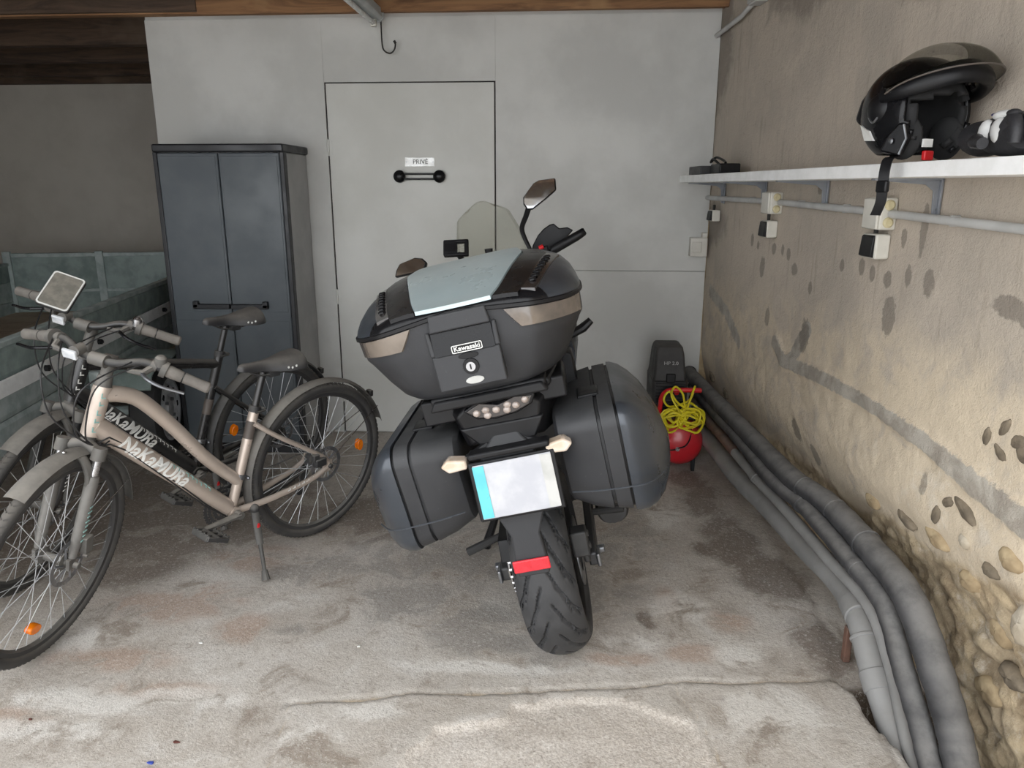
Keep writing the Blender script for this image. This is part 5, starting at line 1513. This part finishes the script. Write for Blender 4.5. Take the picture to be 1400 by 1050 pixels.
# ================================================================== SHELF AND THINGS ON IT
kdir = Vector((-.1, 1, 0)).normalized()
ANG = math.atan(.1)
def along(y, off, z): return (wallx(y) - off, y, z)
SM = Matrix.Translation((wallx(2.8), 2.8, 1.56)) @ Matrix.Rotation(ANG, 4, 'Z')
shelf = tag(empty('wall_shelf', mat=SM), 'long white laminate shelf on grey brackets', 'shelf')
MB().box2((-.235, -1.9, -.036), (-.004, 1.42, 0)).build('board', 'shelf', shelf, bevel=.002)
for y in (-1.35, -.58, .13, .76, 1.36):
    bk = MB(); bk.box2((-.2, y - .011, -.042), (-.005, y + .011, -.036)); bk.box2((-.011, y - .011, -.145), (-.004, y + .011, -.036))
    bk.prism([(-.19, -.042), (-.011, -.042), (-.011, -.14), (-.022, -.14), (-.026, -.07), (-.05, -.053)], y - .003, y + .003, 1)
    bo = bk.build('bracket', 'bracket', shelf, bevel=.001)
    MB().cyl((-.014, y, -.12), (-.010, y, -.12), .005, 8).build('screw', 'steel', bo)

# junction boxes, conduit, sockets
def wall_m(y, z): return Matrix.Translation((wallx(y), y, z)) @ Matrix.Rotation(ANG, 4, 'Z')
def conduit(y0, y1, z0, z1, lab):
    c = MB(); c.tube([along(y0, .022, z0), along((y0 + y1) / 2, .022, (z0 + z1) / 2), along(y1, .022, z1)], .0125, 14)
    o = tag(c.build('conduit', 'conduit'), lab, 'conduit', 'conduit runs below the shelf')
    n = max(2, int(abs(y1 - y0) / .5))
    for k in range(n):
        y = y0 + (y1 - y0) * (k + .5) / n; z = z0 + (z1 - z0) * (k + .5) / n
        MB().box((-.012, 0, 0), (.028, .012, .030), wall_m(y, z)).build('clip', 'conduit', o, bevel=.003)
    return o
conduit(4.40, 3.46, 1.443, 1.440, 'short grey conduit from the corner to the far junction box')
conduit(3.33, 2.555, 1.438, 1.424, 'grey conduit between the two junction boxes')
conduit(2.43, 0.6, 1.420, 1.374, 'grey conduit leading right from the near junction box')
def jbox(y, z, w, h, d, lab):
    r = tag(empty('junction_box', mat=wall_m(y, z)), lab, 'junction box', 'junction boxes under the shelf')
    MB().box((-d / 2, 0, 0), (d, w, h)).build('body', 'plastic_white', r, bevel=.006)
    MB().box((-d - .004, 0, 0), (.010, w * .96, h * .96)).build('cover', 'plastic_white', r, bevel=.004)
    for zz in (.27, -.27):
        g = MB(); g.lathe([(0, -.008), (.010, -.009), (.016, -.004), (.017, .004)], 18, 1, (-d * .5, -w / 2, zz * h)); g.build('grommet', 'plastic_cream', r)
    return r
jbox(2.485, 1.420, .095, .098, .055, 'larger white junction box with cream grommets, below the helmet')
jbox(3.40, 1.434, .090, .092, .055, 'smaller white junction box with cream grommets, nearer the corner')
def socket(y, z, w, h, d, lab):
    r = tag(empty('wall_socket', mat=wall_m(y, z)), lab, 'socket', 'wall sockets on the stone wall')
    MB().box((-d / 2, 0, 0), (d, w, h)).build('body', 'plastic_white', r, bevel=.006)
    MB().prism([(-d - .012, -h * .40), (-d + .002, -h * .46), (-d + .002, h * .46), (-d - .006, h * .40)], -w * .42, w * .42, 1).build('flap', 'black', r, bevel=.003)
    cb = MB(); cb.cyl((-d * .6, 0, h / 2 - .004), (-d * .6, 0, h / 2 + .028), .007, 10); cb.build('cable', 'gap', r)
    return r
socket(2.50, 1.318, .090, .078, .048, 'white wall socket with black flap under the larger junction box')
socket(3.43, 1.322, .085, .074, .048, 'white wall socket with black flap under the smaller junction box')
socket(4.25, 1.350, .080, .060, .045, 'white wall socket with black flap in the corner')
ob = tag(empty('old_box', (.78, D - .03, 1.17)), 'worn beige box in the corner above the panel joint', 'box')
MB().box((0, 0, 0), (.095, .055, .105)).build('body', 'plastic_white', ob, bevel=.004)
MB().box((-.012, -.030, .0), (.055, .006, .06)).build('cover', 'plastic_white', ob, bevel=.003)
MB().box((.032, -.0, .065), (.03, .04, .03)).build('nipple', 'plastic_white', ob, bevel=.004)
# upper conduit with its box by the ceiling
cu = tag(MB().tube([along(4.40, .03, 2.285), along(4.0, .03, 2.30), along(3.72, .03, 2.345), along(3.25, .03, 2.42)], .012, 12).build('ceiling_conduit', 'conduit'), 'grey conduit climbing to the ceiling in the right corner', 'conduit')
cj = tag(empty('ceiling_junction_box', mat=wall_m(3.78, 2.345)), 'small grey junction box on the wall just under the ceiling', 'junction box')
MB().box((-.03, 0, 0), (.06, .10, .075)).build('body', 'conduit', cj, bevel=.006)
MB().box((-.064, 0, 0), (.010, .09, .066)).build('cover', 'conduit', cj, bevel=.004)
MB().cyl((-.03, .02, .03), (-.03, .02, .09), .007, 8).build('cable', 'gap', cj)

# small set-top box at the far end
SB = Matrix.Translation((wallx(3.97) - .115, 3.97, 1.56)) @ Matrix.Rotation(ANG, 4, 'Z')
sb = tag(empty('electronics_box', mat=SB), 'flat dark grey electronics box with black lead at the far shelf end', 'box')
MB().box((-.02, .04, .022), (.15, .22, .042)).build('body', 'engine', sb, bevel=.004)
MB().box((-.01, -.19, .025), (.10, .15, .048)).build('power_brick', 'black', sb, bevel=.006)
MB().tube(spline([(-.02, -.12, .05), (-.03, -.05, .075), (-.02, .02, .062), (.0, .0, .085), (.01, -.08, .07), (.0, -.16, .055)], 6), .006, 8).build('lead', 'black', sb)

# ---- helmet
HM = Matrix.Translation((.905, 2.085, 1.562)) @ Matrix.Rotation(R(203), 4, 'Z') @ Matrix.Scale(.97, 4)
helmet = tag(empty('motorcycle_helmet', mat=HM), 'black flip-up helmet with raised clear visor on the shelf', 'helmet')
def hm(mb, n, m, parent=None, **k): return mb.build(n, m, parent or helmet, **k)
def shell_pt(th, ph, k=1.0):
    # th from the crown down, ph about the vertical, 0 at the front (+y)
    a, b, c = .122, .150, .135
    x = math.sin(th) * math.sin(ph); y = math.sin(th) * math.cos(ph); z = math.cos(th)
    f = k * (1 + .05 * max(0, -z))
    return Vector((a * x * f, b * y * f - .012 * max(0, z), .128 + c * z * k))
hs = MB()
nt_, np_ = 40, 72
keep = []
V = [shell_pt(math.pi * .79 * i / nt_ + .0001, 2 * math.pi * j / np_) for i in range(nt_ + 1) for j in range(np_)]
Fc = []
for i in range(nt_):
    for j in range(np_):
        j2 = (j + 1) % np_
        p = (V[i * np_ + j] + V[(i + 1) * np_ + j2]) / 2
        ph = math.atan2(p.x, p.y)
        # face opening: wide at the brow, narrowing to the cheek
        zrel = p.z - .128
        lim = float(np.interp(zrel, [-.14, -.10, -.04, .02, .05, .065], [.50, .62, .98, 1.12, 1.0, .0]))
        if zrel < .065 and abs(ph) < lim:
            continue
        Fc.append((i * np_ + j, i * np_ + j2, (i + 1) * np_ + j2, (i + 1) * np_ + j))
hs.add(V, Fc)
shell = hm(hs, 'shell', 'black_gloss', smooth=60, solid=.012, soloff=-1)
ln = MB()
V2 = [shell_pt(math.pi * .80 * i / 24 + .0001, 2 * math.pi * j / 40, .86) for i in range(25) for j in range(40)]
F2 = []
for i in range(24):
    for j in range(40):
        j2 = (j + 1) % 40
        p = (V2[i * 40 + j] + V2[(i + 1) * 40 + j2]) / 2
        zrel = p.z - .128; ph = math.atan2(p.x, p.y)
        lim = float(np.interp(zrel, [-.13, -.09, -.04, .02, .045], [.42, .55, .80, .95, .0]))
        if zrel < .045 and abs(ph) < lim: continue
        F2.append((i * 40 + j, i * 40 + j2, (i + 1) * 40 + j2, (i + 1) * 40 + j))
ln.add(V2, F2)
hm(ln, 'lining', 'cloth', smooth=60, solid=.015, soloff=-1)
for s in (-1, 1):
    hm(MB().sphere((s * .070, .035, .060), (.024, .052, .055), 16, 12), 'cheek_pad', 'cloth')
# raised chin bar over the brow, and the visor over it
cbm = MB()
RG = []
for k in range(25):
    a = R(-100 + 200 * k / 24)
    lift = math.cos(a * .9) ** 2 if abs(a) < R(100) else 0
    c = Vector((.127 * math.sin(a), .022 + .130 * math.cos(a) * 1.0, .165 + .045 * lift))
    w = .010 + .012 * lift
    hgt = .020 + .012 * lift
    n = Vector((math.sin(a), math.cos(a), 0))
    up = (Vector((0, -.45, 1)) * lift + Vector((0, 0, 1)) * (1 - lift)).normalized()
    RG.append([c + n * w * math.cos(2 * math.pi * q / 10) + up * hgt * math.sin(2 * math.pi * q / 10) for q in range(10)])
cbm.rings(RG)
hm(cbm, 'chin_bar', 'black', smooth=60)
def vis(u, v):
    a = R(-92 + 184 * u)
    lift = max(0, math.cos(a)) ** .7
    # lower edge runs to a peak in front, upper edge sits on the crown
    lo = Vector((.142 * math.sin(a),   .03 + .168 * math.cos(a), .165 + .055 * lift))
    hi = Vector((.118 * math.sin(a), -.005 + .085 * math.cos(a), .195 + .088 * lift))
    p = lo.lerp(hi, v)
    bulge = math.sin(math.pi * v) * .018
    return p + Vector((math.sin(a) * .4, math.cos(a) * .5, .8)) * bulge
hm(MB().grid(vis, 36, 12), 'visor', 'visor', smooth=60, solid=.002)
edge = MB(); edge.tube([vis(k / 36, 0) for k in range(37)], .0022, 6); hm(edge, 'visor_edge', 'decal_grey')
for s in (-1, 1):
    pv = MB(); pv.lathe([(0, .012), (.022, .012), (.034, .004), (.036, -.01)], 24, 0, (0, 0, 0), Matrix.Translation((s * .117, -.018, .135)) @ Matrix.Scale(s, 4, (1, 0, 0)))
    hm(pv, 'pivot_cover', 'black')
    hm(MB().cyl((s * .132, .032, .172), (s * .142, .032, .172), .006, 10), 'visor_screw', 'chrome')
vent = MB(); vent.prism([(-.155, .17), (-.172, .12), (-.150, .10), (-.12, .115), (-.10, .19), (-.12, .205)], -.05, .05, 0); hm(vent, 'rear_spoiler', 'black', bevel=.01)
# details on the visible (right-hand) side
q = [(-.085, .098), (-.040, .080), (-.030, .055), (-.078, .058)]
def side_patch(poly, mat, name, e=.003, sgn=1):
    out = []
    for (y, z) in poly:
        zz = (z - .128) / .135
        sy = (y + .012 * max(0, zz)) / .150
        f = 1 + .05 * max(0, -zz)
        rem = max(0, 1 - zz * zz - (sy / f) ** 2)
        out.append(Vector((sgn * (.122 * f * math.sqrt(rem) + e), y, z)))
    m = MB(); n = len(out)
    inn = [p - Vector((sgn * .008, 0, 0)) for p in out]
    m.add(out + inn, [tuple(range(n)), tuple(range(2 * n - 1, n - 1, -1))] + [(i, (i + 1) % n, n + (i + 1) % n, n + i) for i in range(n)])
    return hm(m, name, mat, smooth=0)
side_patch(q, 'decal_white', 'white_sticker', .0075, 1)
side_patch(q, 'decal_white', 'white_sticker', .0075, -1)
ic = MB(Matrix.Translation((.112, .045, .055)) @ Matrix.Rotation(R(18), 4, 'Z'))
ic.prism([(-.032, -.03), (.02, -.042), (.038, .0), (.028, .038), (.012, .040), (-.014, .012)], -.012, .014, 0)
ico = hm(ic, 'intercom', 'black_gloss', bevel=.006)
ic2 = MB(Matrix.Translation((.112, .045, .055)) @ Matrix.Rotation(R(18), 4, 'Z')); ic2.tube([(.015, .022, -.038), (.015, .036, .0), (.015, .026, .034)], .003, 6); hm(ic2, 'trim', 'steel', ico)
hm(MB().sphere((.130, .050, .050), (.003, .008, .008), 10, 6), 'button', 'steel', ico)
hm(MB().tube(spline([(.118, -.045, .115), (.126, -.02, .10), (.122, .0, .125)], 5), .003, 6), 'grey_clip', 'steel')
hm(MB().box((.05, .095, .014), (.03, .012, .024)), 'red_clip', 'red', bevel=.003)
hm(MB().box((.045, .085, .045), (.03, .006, .02)), 'care_label', 'decal_white')
stp = MB()
for_pts = spline([(.075, .02, .035), (.105, .045, .012), (.138, .058, .006), (.151, .064, -.02), (.154, .066, -.06), (.150, .062, -.10), (.146, .045, -.135)], 6)
rgs = []
for i, p in enumerate(for_pts):
    w = .013
    t_ = Vector((0.35, -.94, 0)).normalized()
    n_ = Vector((.94, .35, 0)) if i > 10 else Vector((.3, 0, .95)).normalized()
    rgs.append([p + t_ * w + n_ * .002, p - t_ * w + n_ * .002, p - t_ * w - n_ * .002, p + t_ * w - n_ * .002])
stp.rings(rgs)
hm(stp, 'chin_strap', 'black')
hm(MB().box((.156, .068, -.062), (.014, .034, .03)), 'strap_buckle', 'black', bevel=.004)

# ---- glove
GM = Matrix.Translation((.945, 1.735, 1.562)) @ Matrix.Rotation(R(180 - 8), 4, 'Z')
glove = tag(empty('motorcycle_glove', mat=GM), 'black and white motorcycle glove lying beside the helmet', 'glove')
pal = MB()
RG = []
for (y, w, h) in ((-.03, .040, .026), (-.02, .052, .036), (.02, .058, .044), (.06, .056, .044), (.10, .052, .040), (.125, .05, .034)):
    RG.append([(w * math.copysign(abs(math.cos(t)) ** .8, math.cos(t)), y, .045 + h * math.copysign(abs(math.sin(t)) ** .8, math.sin(t))) for t in [2 * math.pi * k / 18 for k in range(18)]])
pal.rings(RG); pal.build('palm', 'glove_black', glove, smooth=60)
cf = MB()
RG = []
for (y, w, h) in ((-.025, .046, .034), (-.08, .05, .036), (-.12, .058, .04)):
    RG.append([(w * math.cos(t), y, .045 + h * math.sin(t)) for t in [2 * math.pi * k / 18 for k in range(18)]])
cf.rings(RG); cf.build('cuff', 'glove_black', glove)
for k, (x, L) in enumerate(((-.042, .065), (-.014, .08), (.014, .078), (.042, .06))):
    fm = MB(); fm.tube(spline([(x, .10, .055), (x, .10 + L * .45, .070), (x, .10 + L * .8, .050), (x, .10 + L * .85, .022)], 5), [.014, .0155, .0145, .012], 12)
    fo = fm.build('finger', 'glove_black', glove)
    MB().sphere((x, .10 + L * .42, .080), (.013, .017, .008), 12, 8).build('knuckle_panel', 'glove_white' if k % 2 == 0 else 'glove_black', fo)
MB().tube(spline([(.05, .01, .035), (.078, .05, .03), (.078, .09, .025)], 5), [.017, .015, .012], 12).build('thumb', 'glove_black', glove)
for y, x in ((.075, .045), (.03, .052)):
    MB().sphere((x, y, .050), (.016, .022, .026), 14, 8).build('white_panel', 'glove_white', glove)
MB().sphere((.028, .06, .080), (.028, .026, .012), 14, 8).build('knuckle_guard', 'glove_white', glove)
MB().sphere((.018, .0, .087), (.02, .018, .005), 14, 8).build('blue_panel', 'glove_blue', glove)

# ================================================================== COMPRESSOR
comp = tag(empty('air_compressor', (.635, 4.0, 0)), 'red air compressor with black cover tucked in the corner', 'air compressor')
def cp(mb, n, m, parent=None, **k): return mb.build(n, m, parent or comp, **k)
tk = MB(); tk.lathe([(0, -.20), (.045, -.196), (.09, -.18), (.118, -.15), (.128, -.11), (.128, .13), (.11, .17), (.06, .19), (0, .195)], 40, 1, (.02, 0, .165)); tank = cp(tk, 'tank', 'tank_red')
cp(MB().cyl((.0, -.19, .15), (.0, -.205, .15), .012, 12), 'tank_plug', 'chrome', tank)
cp(MB().tube(spline([(.0, -.20, .15), (-.04, -.205, .145), (-.1, -.19, .155), (-.12, -.15, .18)], 5), .004, 6), 'drain_line', 'black', tank)
cp(MB().tube(spline([(.0, -.203, .155), (.04, -.205, .17), (.065, -.19, .21), (.07, -.16, .26), (.05, -.12, .30)], 5), .004, 6), 'power_line', 'black', tank)
for s in (-1, 1):
    cp(MB().box((.02 + s * .08, .08, .045), (.02, .04, .09)), 'foot', 'black', bevel=.004)
    cp(MB().box((.02 + s * .08, -.12, .045), (.02, .03, .09)), 'foot', 'black', bevel=.004)
# motor block: louvred lower housing and bulged upper cover
cp(MB().box2((-.13, -.06, .29), (.06, .22, .50)), 'motor_housing', 'shroud', bevel=.018)
for k in range(9):
    z = .335 + .017 * k
    cp(MB().box2((-.115, -.068, z), (.045, -.058, z + .007)), 'louvre', 'black')
up = MB(); up.rings([[(x0, y0, z), (x1, y0, z), (x1, y1, z), (x0, y1, z)] for x0, x1, y0, y1, z in ((-.13, .05, -.065, .20, .48), (-.125, .045, -.065, .19, .52), (-.118, .035, -.045, .17, .63), (-.112, .028, -.025, .15, .665), (-.10, .018, .0, .14, .675))])
uo = cp(up, 'upper_cover', 'shroud', bevel=.012)
text('HP 2.0', .026, 'sticker', uo, frame_mtx((-.036, -.0575, .585), (1, 0, 0), (0, .18, 1)), extrude=.001, width=.075)
cp(MB().box((-.035, -.062, .505), (.05, .02, .05)), 'switch', 'black', bevel=.006)
cp(MB().sphere((-.0, -.066, .425), (.014, .006, .014), 12, 8), 'knob', 'red')
hdl = MB(); hdl.tube(spline([(-.095, -.10, .26), (-.09, -.11, .36), (-.085, -.115, .415), (-.06, -.12, .447), (-.02, -.122, .455), (.12, -.122, .455)], 6), .013, 12); cp(hdl, 'handle', 'red')
cp(MB().box2((-.07, -.10, .28), (.10, -.05, .33)), 'regulator', 'engine', bevel=.006)
for x in (.03, .07):
    cp(MB().lathe([(0, -.012), (.016, -.012), (.018, 0), (.018, .012), (0, .012)], 16, 1, (x, -.11, .345)), 'gauge', 'steel' if x > .05 else 'moto_blue')
cp(MB().lathe([(0, .03), (.012, .03), (.014, 0), (0, 0)], 14, 2, (.10, -.09, .33)), 'outlet', 'decal_white')
# yellow hose hung in loops over the handle
hose_pts = []
rg = random.Random(5)
base = Vector((.655, 3.85, .34))
for k in range(16):
    sx_ = -1 if k % 2 else 1
    c = base + Vector((sx_ * (.050 + rg.uniform(-.022, .018)), rg.uniform(-.012, .012), -.030 + rg.uniform(-.030, .025)))
    lr = rg.uniform(.6, 1.15)
    for q in range(9):
        a = 2 * math.pi * q / 9 * (1 if sx_ > 0 else -1) + (math.pi if sx_ > 0 else 0)
        hose_pts.append(c + Vector((.060 * lr * math.cos(a) * rg.uniform(.85, 1.1), .018 * math.sin(a + k) - .01 - .002 * k, .050 * lr * math.sin(a) * rg.uniform(.7, 1.2))))
hose_pts += [base + Vector((-.06, -.01, .09)), base + Vector((-.04, .02, .135)), base + Vector((.0, .01, .10)), base + Vector((.02, -.01, .02)), base + Vector((.05, .0, .11)), base + Vector((.065, .03, .135)), base + Vector((.04, .03, .06)), base + Vector((-.06, .0, .03)), base + Vector((-.10, -.01, .07)), base + Vector((-.07, .01, .11)), base + Vector((-.02, -.01, .05)), base + Vector((.09, .0, -.01))]
tag(MB().tube(spline(hose_pts, 7), .0058, 8).build('air_hose', 'yellow'), 'coiled yellow air hose hung on the red compressor handle', 'hose')

# ================================================================== DEBRIS
M['blue_bit'] = pmat('blue_scrap', srgb(60, 80, 170), rough=.6)
M['leaf'] = pmat('dry_leaf', srgb(90, 50, 42), rough=.8)
def scrap(x, y, s, mat, lab, seed):
    rg = random.Random(seed)
    poly = [(s * rg.uniform(.5, 1) * math.cos(2 * math.pi * k / 6), s * .6 * rg.uniform(.5, 1) * math.sin(2 * math.pi * k / 6)) for k in range(6)]
    j = int(np.argmin(np.abs(xs - x))); i = int(np.argmin(np.abs(ys - y)))
    z = float(FZ[i, j])
    m = MB(Matrix.Translation((x, y, z + .001))); m.prism(poly, 0, .004, 2)
    tag(m.build('scrap', mat, bevel=.001), lab, 'scrap')
scrap(-1.08, 1.61, .014, 'blue_bit', 'tiny blue scrap on the floor at the bottom edge', 1)
scrap(-1.05, 1.69, .012, 'leaf', 'small dark leaf scrap near the blue scrap', 2)
scrap(-1.52, 1.75, .009, 'leaf', 'tiny dark red scrap below the front bicycle wheel', 3)
scrap(-1.20, 2.15, .010, 'decal_white', 'small white chip on the floor left of centre', 4)
scrap(-.66, 2.16, .008, 'decal_white', 'small white chip on the floor before the motorcycle', 5)
bpy.context.view_layer.update()
